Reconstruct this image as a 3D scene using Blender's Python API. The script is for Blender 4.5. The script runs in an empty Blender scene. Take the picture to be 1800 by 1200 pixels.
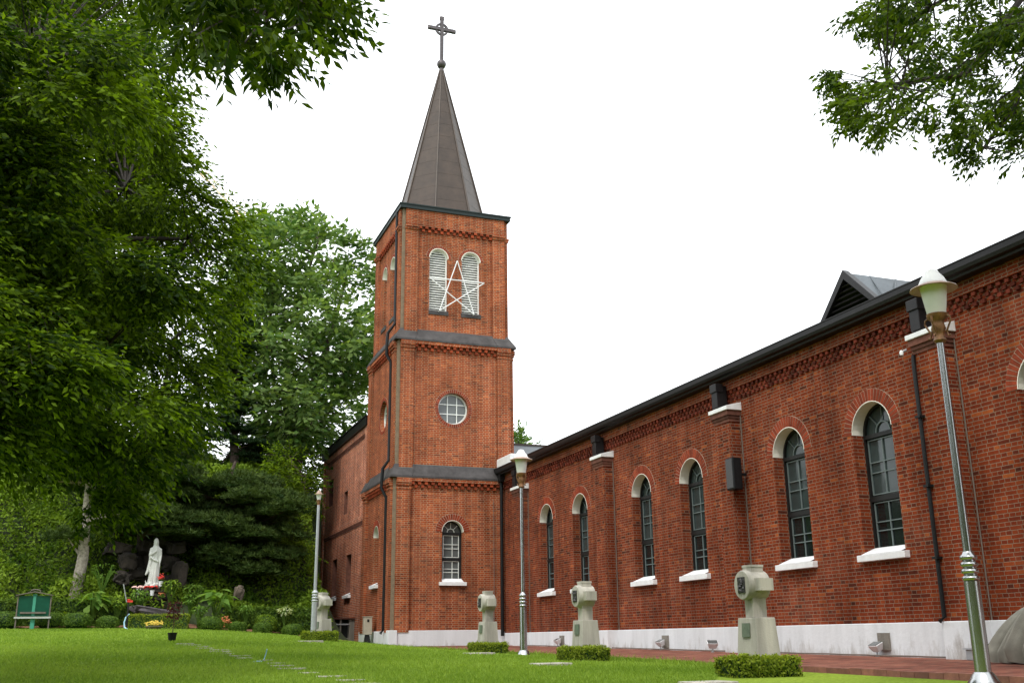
import bpy, bmesh, math, random
import numpy as np
from mathutils import Vector, Matrix, noise
random.seed(7); rng = np.random.default_rng(7)
R_ = math.radians
sc = bpy.context.scene
col = sc.collection
# ------------------------------------------------------------------ camera
F_PX = 1817.92
CR = np.array([[0.9362819602922274, -0.08705157252498413, -0.3402912202103831],
               [-0.3510792724116396, -0.26207325968756195, -0.8989221051012426],
               [-0.010928646497060837, 0.9611137447137375, -0.27593646806480504]])
cd = bpy.data.cameras.new('camera'); cam = bpy.data.objects.new('camera', cd); col.objects.link(cam)
m = Matrix([list(CR[0]) + [0], list(CR[1]) + [0], list(CR[2]) + [0], [0, 0, 0, 1]])
cam.matrix_world = m
cd.sensor_width = 36; cd.lens = 36 * F_PX / 1800; cd.clip_start = .1; cd.clip_end = 3000
sc.camera = cam
# ------------------------------------------------------------------ world and sun
SUN_EL, SUN_AZ = R_(56), R_(222)        # azimuth clockwise from +Y
w = bpy.data.worlds.new('World'); sc.world = w; w.use_nodes = True
nt = w.node_tree; nt.nodes.clear()
sky = nt.nodes.new('ShaderNodeTexSky'); sky.sky_type = 'NISHITA'; sky.sun_disc = False
sky.sun_elevation = SUN_EL; sky.sun_rotation = SUN_AZ; sky.dust_density = 4.0; sky.air_density = 1.0
mixw = nt.nodes.new('ShaderNodeMix'); mixw.data_type = 'RGBA'; mixw.inputs[0].default_value = .86
nt.links.new(sky.outputs[0], mixw.inputs[6]); mixw.inputs[7].default_value = (13.6, 14.1, 14.4, 1)   # even overcast layer
bg = nt.nodes.new('ShaderNodeBackground'); bg.inputs[1].default_value = .10
nt.links.new(mixw.outputs[2], bg.inputs[0])
wo = nt.nodes.new('ShaderNodeOutputWorld'); nt.links.new(bg.outputs[0], wo.inputs[0])
sd = bpy.data.lights.new('sun', 'SUN'); sd.energy = 1.45; sd.angle = R_(12); sd.color = (1, .95, .87)
so = bpy.data.objects.new('sun', sd); col.objects.link(so)
dirv = Vector((math.sin(SUN_AZ) * math.cos(SUN_EL), math.cos(SUN_AZ) * math.cos(SUN_EL), math.sin(SUN_EL)))
so.rotation_euler = dirv.to_track_quat('Z', 'Y').to_euler(); so.location = (0, 0, 60)
sc.view_settings.view_transform = 'Standard'; sc.view_settings.look = 'None'
sc.view_settings.exposure = 0.75; sc.view_settings.gamma = 1

# ------------------------------------------------------------------ helpers
def ray(px, py):
    return CR @ np.array([px - 900., -(py - 600.), -F_PX])
def at(px, py, Y):
    r = ray(px, py); return Vector(r * (Y / r[1]))
def atX(px, py, X):
    r = ray(px, py); return Vector(r * (X / r[0]))
def path_z(y): return -.43 + .0085 * (y - 10)
def lawn_z(x, y):
    f = max(0, min(1, (8.8 - x) / 8.8))
    add = (1 - (1 - f) ** 2.2) * .0313 * max(-6, min(26, y - 13))
    far = .03 * max(0, min(20, y - 36))
    return path_z(min(y, 60)) - .06 + add + far
def atG(px, Y, lift=0.0):
    """point of the lawn in the picture column px at distance Y"""
    r0, r1 = ray(px, 1100), ray(px, 1160)
    x = r0[0] * Y / r0[1]
    for _ in range(4):
        z = lawn_z(x, Y); t = (z * 1. - r0[2] * Y / r0[1]) / (r1[2] * Y / r1[1] - r0[2] * Y / r0[1])
        x = (r0[0] * Y / r0[1]) * (1 - t) + (r1[0] * Y / r1[1]) * t
    return Vector((x, Y, lawn_z(x, Y) + lift))
def sstep(a, b, x):
    t = max(0, min(1, (x - a) / (b - a))); return t * t * (3 - 2 * t)
def hill_z(x, y):
    s = y - 37.6 + .5 * noise.noise(Vector((x * .25, 3.1, 0)))
    h = 6.3 * sstep(-.6, 9.5, s) * 1.05 + .09 * max(0, s - 9)
    h = min(h, 13)
    edge = 1 - sstep(7.0, 8.9, x) * (1 - sstep(50, 54, y))
    return lawn_z(x, y) - .25 + h * edge + .18 * noise.noise(Vector((x * .5, y * .5, 1.7)))

def tag(o, label=None, cat=None, group=None, kind=None):
    if label: o['label'] = label
    if cat: o['category'] = cat
    if group: o['group'] = group
    if kind: o['kind'] = kind
    return o
def empty(name, loc, label, cat, group=None, rz=0):
    o = bpy.data.objects.new(name, None); col.objects.link(o); o.empty_display_size = .2
    o.location = loc; o.rotation_euler = (0, 0, rz); return tag(o, label, cat, group)

class MB:
    def __init__(s): s.v = []; s.f = []; s.mi = []; s.t = []
    def add(s, vs, fs, mi=0, tint=None):
        b = len(s.v); s.v += [tuple(p) for p in vs]
        for f in fs:
            s.f.append([b + i for i in f]); s.mi.append(mi); s.t.append(random.random() if tint is None else tint)
        return s
    def quad(s, a, b, c, d, mi=0, tint=None): return s.add([a, b, c, d], [(0, 1, 2, 3)], mi, tint)
    def box(s, x0, x1, y0, y1, z0, z1, mi=0, M=None, tint=None):
        P = [Vector((x, y, z)) for z in (z0, z1) for y in (y0, y1) for x in (x0, x1)]
        if M: P = [M @ p for p in P]
        if tint is None: tint = random.random()
        return s.add(P, [(0, 2, 3, 1), (4, 5, 7, 6), (0, 1, 5, 4), (2, 6, 7, 3), (0, 4, 6, 2), (1, 3, 7, 5)], mi, tint)
    def fbox(s, F, u0, u1, v0, v1, d0, d1, mi=0, tint=None):
        P = [F(u, v, d) for d in (d0, d1) for v in (v0, v1) for u in (u0, u1)]
        if tint is None: tint = random.random()
        return s.add(P, [(0, 2, 3, 1), (4, 5, 7, 6), (0, 1, 5, 4), (2, 6, 7, 3), (0, 4, 6, 2), (1, 3, 7, 5)], mi, tint)
    def frustum(s, z0, z1, a0, b0, a1, b1, M=None, mi=0):
        P = [Vector((x * a0, y * b0, z0)) for x, y in ((-1, -1), (1, -1), (1, 1), (-1, 1))] + [Vector((x * a1, y * b1, z1)) for x, y in ((-1, -1), (1, -1), (1, 1), (-1, 1))]
        if M: P = [M @ p for p in P]
        return s.add(P, [(3, 2, 1, 0), (4, 5, 6, 7), (0, 1, 5, 4), (1, 2, 6, 5), (2, 3, 7, 6), (3, 0, 4, 7)], mi)
    def lathe(s, prof, c=(0, 0, 0), n=20, mi=0, M=None, rot=0):
        b = []; k = len(prof)
        for i in range(n):
            a = 2 * math.pi * i / n + rot
            for r, z in prof:
                p = Vector((c[0] + r * math.cos(a), c[1] + r * math.sin(a), c[2] + z)); b.append(M @ p if M else p)
        fs = [(i * k + j, ((i + 1) % n) * k + j, ((i + 1) % n) * k + j + 1, i * k + j + 1) for i in range(n) for j in range(k - 1)]
        fs += [tuple(i * k for i in range(n))[::-1], tuple(i * k + k - 1 for i in range(n))]
        return s.add(b, fs, mi, .5)
    def tube(s, pts, rad, n=8, mi=0):
        pts = [Vector(p) for p in pts]; rings = []
        if not hasattr(rad, '__len__'): rad = [rad] * len(pts)
        ref = Vector((.31, .2, .93))
        for i, p in enumerate(pts):
            t = (pts[min(i + 1, len(pts) - 1)] - pts[max(i - 1, 0)]).normalized()
            a = t.cross(ref if abs(t.dot(ref)) < .95 else Vector((1, 0, 0))).normalized(); b = t.cross(a)
            rings += [p + rad[i] * (math.cos(2 * math.pi * k / n) * a + math.sin(2 * math.pi * k / n) * b) for k in range(n)]
        fs = [(i * n + k, i * n + (k + 1) % n, (i + 1) * n + (k + 1) % n, (i + 1) * n + k) for i in range(len(pts) - 1) for k in range(n)]
        fs += [tuple(range(n))[::-1], tuple((len(pts) - 1) * n + k for k in range(n))]
        return s.add(rings, fs, mi, .5)
    def build(s, name, mat, parent=None, smooth=False, bevel=0, local=None):
        me = bpy.data.meshes.new(name)
        V = s.v
        if local is not None: V = [tuple(local @ Vector(p)) for p in V]
        me.from_pydata(V, [], s.f); me.update()
        for x in (mat if isinstance(mat, (list, tuple)) else [mat]): me.materials.append(x)
        me.polygons.foreach_set('material_index', s.mi)
        at_ = me.attributes.new('tint', 'FLOAT', 'FACE'); at_.data.foreach_set('value', s.t)
        bm = bmesh.new(); bm.from_mesh(me); bmesh.ops.recalc_face_normals(bm, faces=bm.faces); bm.to_mesh(me); bm.free()
        o = bpy.data.objects.new(name, me); col.objects.link(o)
        if smooth:
            me.polygons.foreach_set('use_smooth', [True] * len(me.polygons))
            me.set_sharp_from_angle(angle=R_(42))
        if bevel:
            bv = o.modifiers.new('bevel', 'BEVEL'); bv.width = bevel; bv.segments = 2; bv.limit_method = 'ANGLE'
        if parent: o.parent = parent
        return o
def npmesh(name, V, quads, tint, mats, parent=None, mi=None, smooth=False):
    """fast mesh from arrays; quads (n,k)"""
    me = bpy.data.meshes.new(name); n, k = quads.shape
    me.vertices.add(len(V)); me.vertices.foreach_set('co', np.asarray(V, np.float32).ravel())
    me.loops.add(n * k); me.loops.foreach_set('vertex_index', quads.ravel().astype(np.int32))
    me.polygons.add(n); me.polygons.foreach_set('loop_start', np.arange(0, n * k, k, dtype=np.int32))
    me.update(calc_edges=True)
    a = me.attributes.new('tint', 'FLOAT', 'FACE'); a.data.foreach_set('value', np.asarray(tint, np.float32))
    for x in (mats if isinstance(mats, (list, tuple)) else [mats]): me.materials.append(x)
    if mi is not None: me.polygons.foreach_set('material_index', np.asarray(mi, np.int32))
    if smooth: me.polygons.foreach_set('use_smooth', np.ones(n, bool))
    o = bpy.data.objects.new(name, me); col.objects.link(o)
    if parent: o.parent = parent
    return o

# ------------------------------------------------------------------ materials
def newmat(name):
    mt = bpy.data.materials.new(name); mt.use_nodes = True; n = mt.node_tree; n.nodes.clear()
    return mt, n, n.nodes, n.links
def plain(name, base, rough=.6, var=.18, scale=3.0, bump=.0, bscale=40, metal=0, spec=.5, tintvar=0, streak=False):
    mt, n, N, L = newmat(name)
    out = N.new('ShaderNodeOutputMaterial'); p = N.new('ShaderNodeBsdfPrincipled'); L.new(p.outputs[0], out.inputs[0])
    p.inputs['Roughness'].default_value = rough; p.inputs['Metallic'].default_value = metal; p.inputs['Specular IOR Level'].default_value = spec
    tc = N.new('ShaderNodeNewGeometry'); src = tc.outputs['Position']
    if streak:
        mp = N.new('ShaderNodeMapping'); mp.inputs['Scale'].default_value = (1, 1, .12); L.new(src, mp.inputs[0]); src = mp.outputs[0]
    nz = N.new('ShaderNodeTexNoise'); nz.inputs['Scale'].default_value = scale; nz.inputs['Detail'].default_value = 6; nz.inputs['Roughness'].default_value = .65
    L.new(src, nz.inputs['Vector'])
    mr = N.new('ShaderNodeMapRange'); mr.inputs[1].default_value = .3; mr.inputs[2].default_value = .7; mr.inputs[3].default_value = 1 - var; mr.inputs[4].default_value = 1 + var
    L.new(nz.outputs[0], mr.inputs[0])
    hs = N.new('ShaderNodeHueSaturation'); hs.inputs['Color'].default_value = (*base, 1)
    val = mr.outputs[0]
    if tintvar:
        a = N.new('ShaderNodeAttribute'); a.attribute_name = 'tint'
        m2 = N.new('ShaderNodeMapRange'); m2.inputs[3].default_value = 1 - tintvar; m2.inputs[4].default_value = 1 + tintvar; L.new(a.outputs['Fac'], m2.inputs[0])
        mu = N.new('ShaderNodeMath'); mu.operation = 'MULTIPLY'; L.new(val, mu.inputs[0]); L.new(m2.outputs[0], mu.inputs[1]); val = mu.outputs[0]
    L.new(val, hs.inputs['Value']); L.new(hs.outputs[0], p.inputs['Base Color'])
    if bump:
        n2 = N.new('ShaderNodeTexNoise'); n2.inputs['Scale'].default_value = bscale; n2.inputs['Detail'].default_value = 5; L.new(tc.outputs['Position'], n2.inputs['Vector'])
        b = N.new('ShaderNodeBump'); b.inputs['Strength'].default_value = 1; b.inputs['Distance'].default_value = bump; L.new(n2.outputs[0], b.inputs['Height']); L.new(b.outputs[0], p.inputs['Normal'])
    return mt
def brick(name, ramp, mortar, msize=.008, wear=(.8, .74, .66), horizontal=False, bw=.24, rh=.068, grime=.3):
    mt, n, N, L = newmat(name)
    out = N.new('ShaderNodeOutputMaterial'); p = N.new('ShaderNodeBsdfPrincipled'); L.new(p.outputs[0], out.inputs[0])
    p.inputs['Roughness'].default_value = .9; p.inputs['Specular IOR Level'].default_value = .06
    g = N.new('ShaderNodeNewGeometry'); sp = N.new('ShaderNodeSeparateXYZ'); L.new(g.outputs['Position'], sp.inputs[0])
    cb = N.new('ShaderNodeCombineXYZ')
    if horizontal:
        L.new(sp.outputs[0], cb.inputs[0]); L.new(sp.outputs[1], cb.inputs[1])
    else:
        sn = N.new('ShaderNodeSeparateXYZ'); L.new(g.outputs['True Normal'], sn.inputs[0])
        ax = N.new('ShaderNodeMath'); ax.operation = 'ABSOLUTE'; L.new(sn.outputs[0], ax.inputs[0])
        ay = N.new('ShaderNodeMath'); ay.operation = 'ABSOLUTE'; L.new(sn.outputs[1], ay.inputs[0])
        gt = N.new('ShaderNodeMath'); gt.operation = 'GREATER_THAN'; L.new(ax.outputs[0], gt.inputs[0]); L.new(ay.outputs[0], gt.inputs[1])
        mx = N.new('ShaderNodeMix'); mx.data_type = 'FLOAT'; L.new(gt.outputs[0], mx.inputs[0]); L.new(sp.outputs[0], mx.inputs[2]); L.new(sp.outputs[1], mx.inputs[3])
        L.new(mx.outputs[0], cb.inputs[0]); L.new(sp.outputs[2], cb.inputs[1])
    # small wobble so the joints are not ruler-straight
    wn = N.new('ShaderNodeTexNoise'); wn.inputs['Scale'].default_value = 7; wn.inputs['Detail'].default_value = 2; L.new(g.outputs['Position'], wn.inputs['Vector'])
    vm = N.new('ShaderNodeVectorMath'); vm.operation = 'MULTIPLY_ADD'; vm.inputs[1].default_value = (.012, .012, 0); L.new(wn.outputs['Color'], vm.inputs[0]); L.new(cb.outputs[0], vm.inputs[2])
    bt = N.new('ShaderNodeTexBrick'); L.new(vm.outputs[0], bt.inputs['Vector'])
    bt.offset = .25 if not horizontal else .5; bt.offset_frequency = 2; bt.squash = .5 if not horizontal else 1; bt.squash_frequency = 2
    for k, v in (('Scale', 1), ('Mortar Size', msize), ('Mortar Smooth', .25), ('Bias', 0), ('Brick Width', bw), ('Row Height', rh)): bt.inputs[k].default_value = v
    bt.inputs['Color1'].default_value = (0, 0, 0, 1); bt.inputs['Color2'].default_value = (1, 1, 1, 1); bt.inputs['Mortar'].default_value = (.5, .5, .5, 1)
    cr = N.new('ShaderNodeValToRGB'); L.new(bt.outputs['Color'], cr.inputs[0])
    el = cr.color_ramp.elements
    while len(el) < len(ramp): el.new(.5)
    for e, (pos, c) in zip(el, ramp): e.position = pos; e.color = (*c, 1)
    # patches of weather
    nz = N.new('ShaderNodeTexNoise'); nz.inputs['Scale'].default_value = .9; nz.inputs['Detail'].default_value = 7; nz.inputs['Roughness'].default_value = .7; L.new(g.outputs['Position'], nz.inputs['Vector'])
    mr = N.new('ShaderNodeMapRange'); mr.inputs[1].default_value = .3; mr.inputs[2].default_value = .7; mr.inputs[3].default_value = 1 - grime; mr.inputs[4].default_value = 1 + grime; L.new(nz.outputs[0], mr.inputs[0])
    fine = N.new('ShaderNodeTexNoise'); fine.inputs['Scale'].default_value = 60; fine.inputs['Detail'].default_value = 4; L.new(g.outputs['Position'], fine.inputs['Vector'])
    m3 = N.new('ShaderNodeMapRange'); m3.inputs[1].default_value = .3; m3.inputs[2].default_value = .7; m3.inputs[3].default_value = .82; m3.inputs[4].default_value = 1.18; L.new(fine.outputs[0], m3.inputs[0])
    smp = N.new('ShaderNodeMapping'); smp.inputs['Scale'].default_value = (2.6, 2.6, .16); L.new(g.outputs['Position'], smp.inputs[0])
    sn2 = N.new('ShaderNodeTexNoise'); sn2.inputs['Scale'].default_value = 1.0; sn2.inputs['Detail'].default_value = 6; sn2.inputs['Roughness'].default_value = .7; L.new(smp.outputs[0], sn2.inputs['Vector'])
    sm2 = N.new('ShaderNodeMapRange'); sm2.inputs[1].default_value = .34; sm2.inputs[2].default_value = .6; sm2.inputs[3].default_value = .66; sm2.inputs[4].default_value = 1.08; L.new(sn2.outputs[0], sm2.inputs[0])
    mu0 = N.new('ShaderNodeMath'); mu0.operation = 'MULTIPLY'; L.new(mr.outputs[0], mu0.inputs[0]); L.new(sm2.outputs[0], mu0.inputs[1])
    mu = N.new('ShaderNodeMath'); mu.operation = 'MULTIPLY'; L.new(mu0.outputs[0], mu.inputs[0]); L.new(m3.outputs[0], mu.inputs[1])
    mm = N.new('ShaderNodeMix'); mm.data_type = 'RGBA'; L.new(bt.outputs['Fac'], mm.inputs[0]); L.new(cr.outputs[0], mm.inputs[6]); mm.inputs[7].default_value = (*mortar, 1)
    # lime bloom in irregular patches
    bl = N.new('ShaderNodeTexNoise'); bl.inputs['Scale'].default_value = .45; bl.inputs['Detail'].default_value = 8; bl.inputs['Roughness'].default_value = .72
    off = N.new('ShaderNodeVectorMath'); off.operation = 'ADD'; off.inputs[1].default_value = (31, 7, 11); L.new(g.outputs['Position'], off.inputs[0]); L.new(off.outputs[0], bl.inputs['Vector'])
    m4 = N.new('ShaderNodeMapRange'); m4.inputs[1].default_value = .52; m4.inputs[2].default_value = .78; m4.inputs[3].default_value = 0; m4.inputs[4].default_value = .14; L.new(bl.outputs[0], m4.inputs[0])
    m5 = N.new('ShaderNodeMix'); m5.data_type = 'RGBA'; L.new(m4.outputs[0], m5.inputs[0]); L.new(mm.outputs[2], m5.inputs[6]); m5.inputs[7].default_value = (wear[0] * .42, wear[1] * .32, wear[2] * .25, 1)
    hs = N.new('ShaderNodeHueSaturation'); L.new(m5.outputs[2], hs.inputs['Color']); L.new(mu.outputs[0], hs.inputs['Value'])
    L.new(hs.outputs[0], p.inputs['Base Color'])
    inv = N.new('ShaderNodeMath'); inv.operation = 'SUBTRACT'; inv.inputs[0].default_value = 1; L.new(bt.outputs['Fac'], inv.inputs[1])
    ad = N.new('ShaderNodeMath'); ad.operation = 'MULTIPLY_ADD'; L.new(fine.outputs[0], ad.inputs[0]); ad.inputs[1].default_value = .5; L.new(inv.outputs[0], ad.inputs[2])
    b = N.new('ShaderNodeBump'); b.inputs['Strength'].default_value = .8; b.inputs['Distance'].default_value = .006; L.new(ad.outputs[0], b.inputs['Height']); L.new(b.outputs[0], p.inputs['Normal'])
    return mt
def leaf(name, c, c2=None, trans=.34, rough=.55, hue=.03, tmul=(1.5, 1.5, .6)):
    mt, n, N, L = newmat(name)
    c2 = c2 or (c[0] * 1.7, c[1] * 1.5, c[2] * 1.1)
    out = N.new('ShaderNodeOutputMaterial'); a = N.new('ShaderNodeAttribute'); a.attribute_name = 'tint'
    cr = N.new('ShaderNodeMix'); cr.data_type = 'RGBA'; L.new(a.outputs['Fac'], cr.inputs[0]); cr.inputs[6].default_value = (*c, 1); cr.inputs[7].default_value = (*c2, 1)
    p = N.new('ShaderNodeBsdfPrincipled'); p.inputs['Roughness'].default_value = rough; p.inputs['Specular IOR Level'].default_value = .10; L.new(cr.outputs[2], p.inputs['Base Color'])
    t = N.new('ShaderNodeBsdfTranslucent'); mu = N.new('ShaderNodeMix'); mu.data_type = 'RGBA'; mu.blend_type = 'MULTIPLY'; mu.inputs[0].default_value = 1
    L.new(cr.outputs[2], mu.inputs[6]); mu.inputs[7].default_value = (*tmul, 1); L.new(mu.outputs[2], t.inputs[0])
    ms = N.new('ShaderNodeMixShader'); ms.inputs[0].default_value = trans; L.new(p.outputs[0], ms.inputs[1]); L.new(t.outputs[0], ms.inputs[2]); L.new(ms.outputs[0], out.inputs[0])
    return mt

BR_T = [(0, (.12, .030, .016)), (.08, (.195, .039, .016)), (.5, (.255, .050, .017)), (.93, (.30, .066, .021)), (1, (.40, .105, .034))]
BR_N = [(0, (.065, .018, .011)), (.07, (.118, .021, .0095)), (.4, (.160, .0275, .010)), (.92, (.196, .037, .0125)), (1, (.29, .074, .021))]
BR_A = [(0, (.22, .06, .034)), (.3, (.36, .085, .036)), (.8, (.44, .115, .048)), (1, (.52, .18, .08))]
MT = {}
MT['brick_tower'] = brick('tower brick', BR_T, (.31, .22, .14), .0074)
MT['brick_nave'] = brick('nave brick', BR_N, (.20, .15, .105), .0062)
MT['brick_annex'] = brick('annex brick', BR_A, (.44, .38, .31), .0085)
MT['brick_one'] = plain('loose brick', (.20, .034, .013), .85, .3, 9, .003, 60, tintvar=.3, spec=.2)
MT['brick_tw'] = plain('tower cornice brick', (.22, .042, .016), .85, .3, 9, .003, 60, tintvar=.35, spec=.15)
MT['brick_dark'] = plain('sooty and shaded brick', (.12, .05, .035), .9, .35, 6, .003, 60, tintvar=.35, spec=.2)  # soot on the corbels; on the annex reveals, shade put into the colour
MT['paving'] = brick('path brick', [(0, (.12, .045, .035)), (.5, (.2, .07, .05)), (1, (.27, .11, .075))], (.16, .12, .09), .006, horizontal=True, bw=.23, rh=.115, grime=.35)
MT['mortar'] = plain('mortar', (.34, .27, .20), .9, .2, 12)
MT['joint'] = plain('corner joint cement', (.17, .13, .085), .9, .25, 8)
MT['white'] = plain('white painted render', (.60, .62, .64), .75, .14, 2.2, .004, 12, streak=True)
MT['plinth'] = None
MT['whitepaint'] = plain('white paint', (.68, .69, .70), .6, .1, 6)
MT['soffit'] = plain('cream arch plaster', (.72, .70, .62), .7, .07, 5)
MT['lead'] = plain('grey flashing', (.052, .048, .048), .6, .45, 2.5, .006, 3, spec=.2)
MT['slate'] = plain('roof sheet', (.075, .088, .098), .55, .25, 2, spec=.3)
MT['spire'] = plain('bronze sheet', (.042, .028, .020), .5, .3, 2.2, .003, 4, metal=.1, spec=.4)
MT['copper'] = plain('iron', (.07, .06, .065), .45, .3, 9, metal=.4)
MT['black'] = plain('black pipe', (.008, .009, .010), .45, .3, 8, spec=.2)
MT['gutter'] = plain('dark brown gutter', (.010, .009, .0095), .4, .25, 3, spec=.22)
MT['eave'] = plain('dark green eave', (.010, .019, .019), .45, .2, 4, spec=.25)
MT['frame'] = plain('dark window frame', (.012, .012, .012), .5, .2, 8, spec=.25)
MT['muntin'] = plain('pale glazing bar', (.11, .14, .14), .5, .1, 8)
MT['muntinw'] = plain('white glazing bar', (.66, .69, .66), .5, .1, 8)
def glass(name, c=(.02, .026, .028), rough=.06, spec=.5):
    mt = plain(name, c, rough, .3, 1.3, .004, 2.2, spec=spec); return mt
MT['glass'] = glass('window glass', (.008, .012, .012), .06, .5)
MT['glassu'] = glass('upper window glass', (.030, .042, .042), .10, .4)
MT['glasst'] = glass('tower glass', (.085, .095, .095), .15)
MT['louver'] = plain('white louvre', (.74, .75, .72), .5, .08, 9)
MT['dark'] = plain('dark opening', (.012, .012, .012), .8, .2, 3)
MT['stone'] = plain('monument granite', (.34, .325, .28), .85, .40, 3.5, .004, 55, streak=True)
MT['stain'] = plain('stained granite', (.30, .28, .2), .8, .3, 6, .003, 55)
MT['bronze'] = plain('bronze plaque', (.03, .028, .028), .4, .4, 18, .02, 30, metal=.3)
MT['plate'] = plain('green bronze plate', (.10, .13, .09), .5, .3, 14)
MT['chrome'] = plain('stainless steel', (.40, .41, .41), .27, .1, 3, metal=1)
MT['galv'] = plain('galvanised steel', (.36, .38, .40), .45, .12, 5, metal=.5)
MT['lampbronze'] = plain('weathered bronze', (.19, .09, .035), .5, .45, 14, .004, 30, metal=.35)
MT['lampglass'] = plain('frosted lamp glass', (.66, .66, .65), .5, .05, 4, spec=.1)
MT['brim'] = plain('lamp brim', (.30, .20, .15), .45, .2, 6)
MT['conc'] = plain('old concrete', (.19, .175, .15), .9, .35, 3, .01, 20, streak=True)
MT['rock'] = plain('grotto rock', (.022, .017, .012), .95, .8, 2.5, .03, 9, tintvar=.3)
MT['rock2'] = plain('pale rock', (.075, .058, .042), .95, .6, 2.5, .03, 9)
MT['darkrock'] = plain('dark stone', (.055, .045, .05), .6, .5, 4, .02, 9)
MT['flat'] = plain('pale slab', (.34, .32, .27), .9, .35, 6, .006, 40)
MT['bark'] = plain('zelkova bark', (.026, .020, .015), .9, .35, 5, .012, 25)
MT['barkp'] = plain('pale bark', (.33, .29, .24), .9, .5, 11, .02, 16)
MT['barkr'] = plain('pine bark', (.06, .042, .033), .95, .4, 8, .02, 18)
MT['statue'] = plain('white marble', (.52, .53, .50), .6, .08, 5, .003, 30)
MT['signg'] = plain('green board', (.004, .058, .036), .3, .2, 5)
MT['signl'] = plain('light green post', (.04, .24, .17), .5, .1, 5)
MT['wood'] = plain('weathered wood', (.12, .10, .085), .8, .3, 9)
MT['alu'] = plain('aluminium sill', (.5, .52, .53), .4, .1, 5, metal=.4)
MT['tarp'] = plain('canvas cover', (.21, .20, .165), .9, .18, 5, .004, 90)
MT['blue'] = plain('pale blue hose', (.33, .55, .72), .4, .1, 5)
MT['red'] = plain('red petals', (.62, .03, .02), .6, .2, 9)
MT['yellow'] = plain('yellow petals', (.6, .44, .05), .6, .2, 9)
MT['orange'] = plain('orange petals', (.5, .16, .05), .6, .2, 9)
MT['pink'] = plain('pale petals', (.75, .5, .45), .6, .2, 9)
MT['soil'] = plain('red soil', (.16, .07, .035), .95, .3, 6, .02, 20)
MT['crane'] = plain('crane yellow', (.78, .52, .28), .6, .1, 1)
MT['box'] = plain('beige steel box', (.36, .33, .26), .6, .12, 7)
MT['wire'] = plain('grey cable', (.12, .095, .075), .7, .1, 5)
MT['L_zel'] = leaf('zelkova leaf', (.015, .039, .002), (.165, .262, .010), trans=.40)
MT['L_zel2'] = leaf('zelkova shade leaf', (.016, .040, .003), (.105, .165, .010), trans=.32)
MT['L_big'] = leaf('broad leaf', (.05, .11, .024), (.20, .29, .09), rough=.45)
MT['L_pine'] = leaf('pine needle', (.018, .042, .010), (.085, .125, .030), trans=.15)
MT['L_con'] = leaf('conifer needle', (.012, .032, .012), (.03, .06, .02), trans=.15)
MT['L_cover'] = leaf('azalea leaf', (.045, .10, .008), (.19, .28, .025), trans=.3)
MT['L_hedge'] = leaf('box hedge leaf', (.045, .09, .008), (.26, .32, .03), trans=.3)
MT['L_ball'] = leaf('clipped yew leaf', (.026, .066, .008), (.125, .20, .025), trans=.2)
MT['L_lhedge'] = leaf('garden hedge leaf', (.022, .056, .006), (.10, .165, .02), trans=.25)
MT['L_plant'] = leaf('garden leaf', (.05, .13, .018), (.17, .28, .05), trans=.4)
MT['L_red'] = leaf('dark red leaf', (.045, .012, .015), (.09, .03, .025), trans=.3, tmul=(1.2, .8, .8))
MT['grassb'] = leaf('grass blade', (.138, .235, .028), (.258, .37, .058), trans=.45, rough=.6, tmul=(1.2, 1.2, .6))
def lawn_mat():
    mt, n, N, L = newmat('lawn')
    out = N.new('ShaderNodeOutputMaterial'); p = N.new('ShaderNodeBsdfPrincipled'); L.new(p.outputs[0], out.inputs[0]); p.inputs['Roughness'].default_value = .9; p.inputs['Specular IOR Level'].default_value = .1
    g = N.new('ShaderNodeNewGeometry')
    a = N.new('ShaderNodeTexNoise'); a.inputs['Scale'].default_value = .5; a.inputs['Detail'].default_value = 6; L.new(g.outputs['Position'], a.inputs['Vector'])
    b = N.new('ShaderNodeTexNoise'); b.inputs['Scale'].default_value = 22; b.inputs['Detail'].default_value = 6; L.new(g.outputs['Position'], b.inputs['Vector'])
    cr = N.new('ShaderNodeValToRGB'); L.new(a.outputs[0], cr.inputs[0]); e = cr.color_ramp.elements
    e[0].position = .3; e[0].color = (.12, .19, .018, 1); e[1].position = .7; e[1].color = (.21, .29, .03, 1)
    mr = N.new('ShaderNodeMapRange'); mr.inputs[1].default_value = .25; mr.inputs[2].default_value = .75; mr.inputs[3].default_value = .55; mr.inputs[4].default_value = 1.35; L.new(b.outputs[0], mr.inputs[0])
    hs = N.new('ShaderNodeHueSaturation'); L.new(cr.outputs[0], hs.inputs['Color']); L.new(mr.outputs[0], hs.inputs['Value']); L.new(hs.outputs[0], p.inputs['Base Color'])
    bp = N.new('ShaderNodeBump'); bp.inputs['Distance'].default_value = .03; L.new(b.outputs[0], bp.inputs['Height']); L.new(bp.outputs[0], p.inputs['Normal'])
    return mt
MT['lawn'] = lawn_mat()
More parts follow.
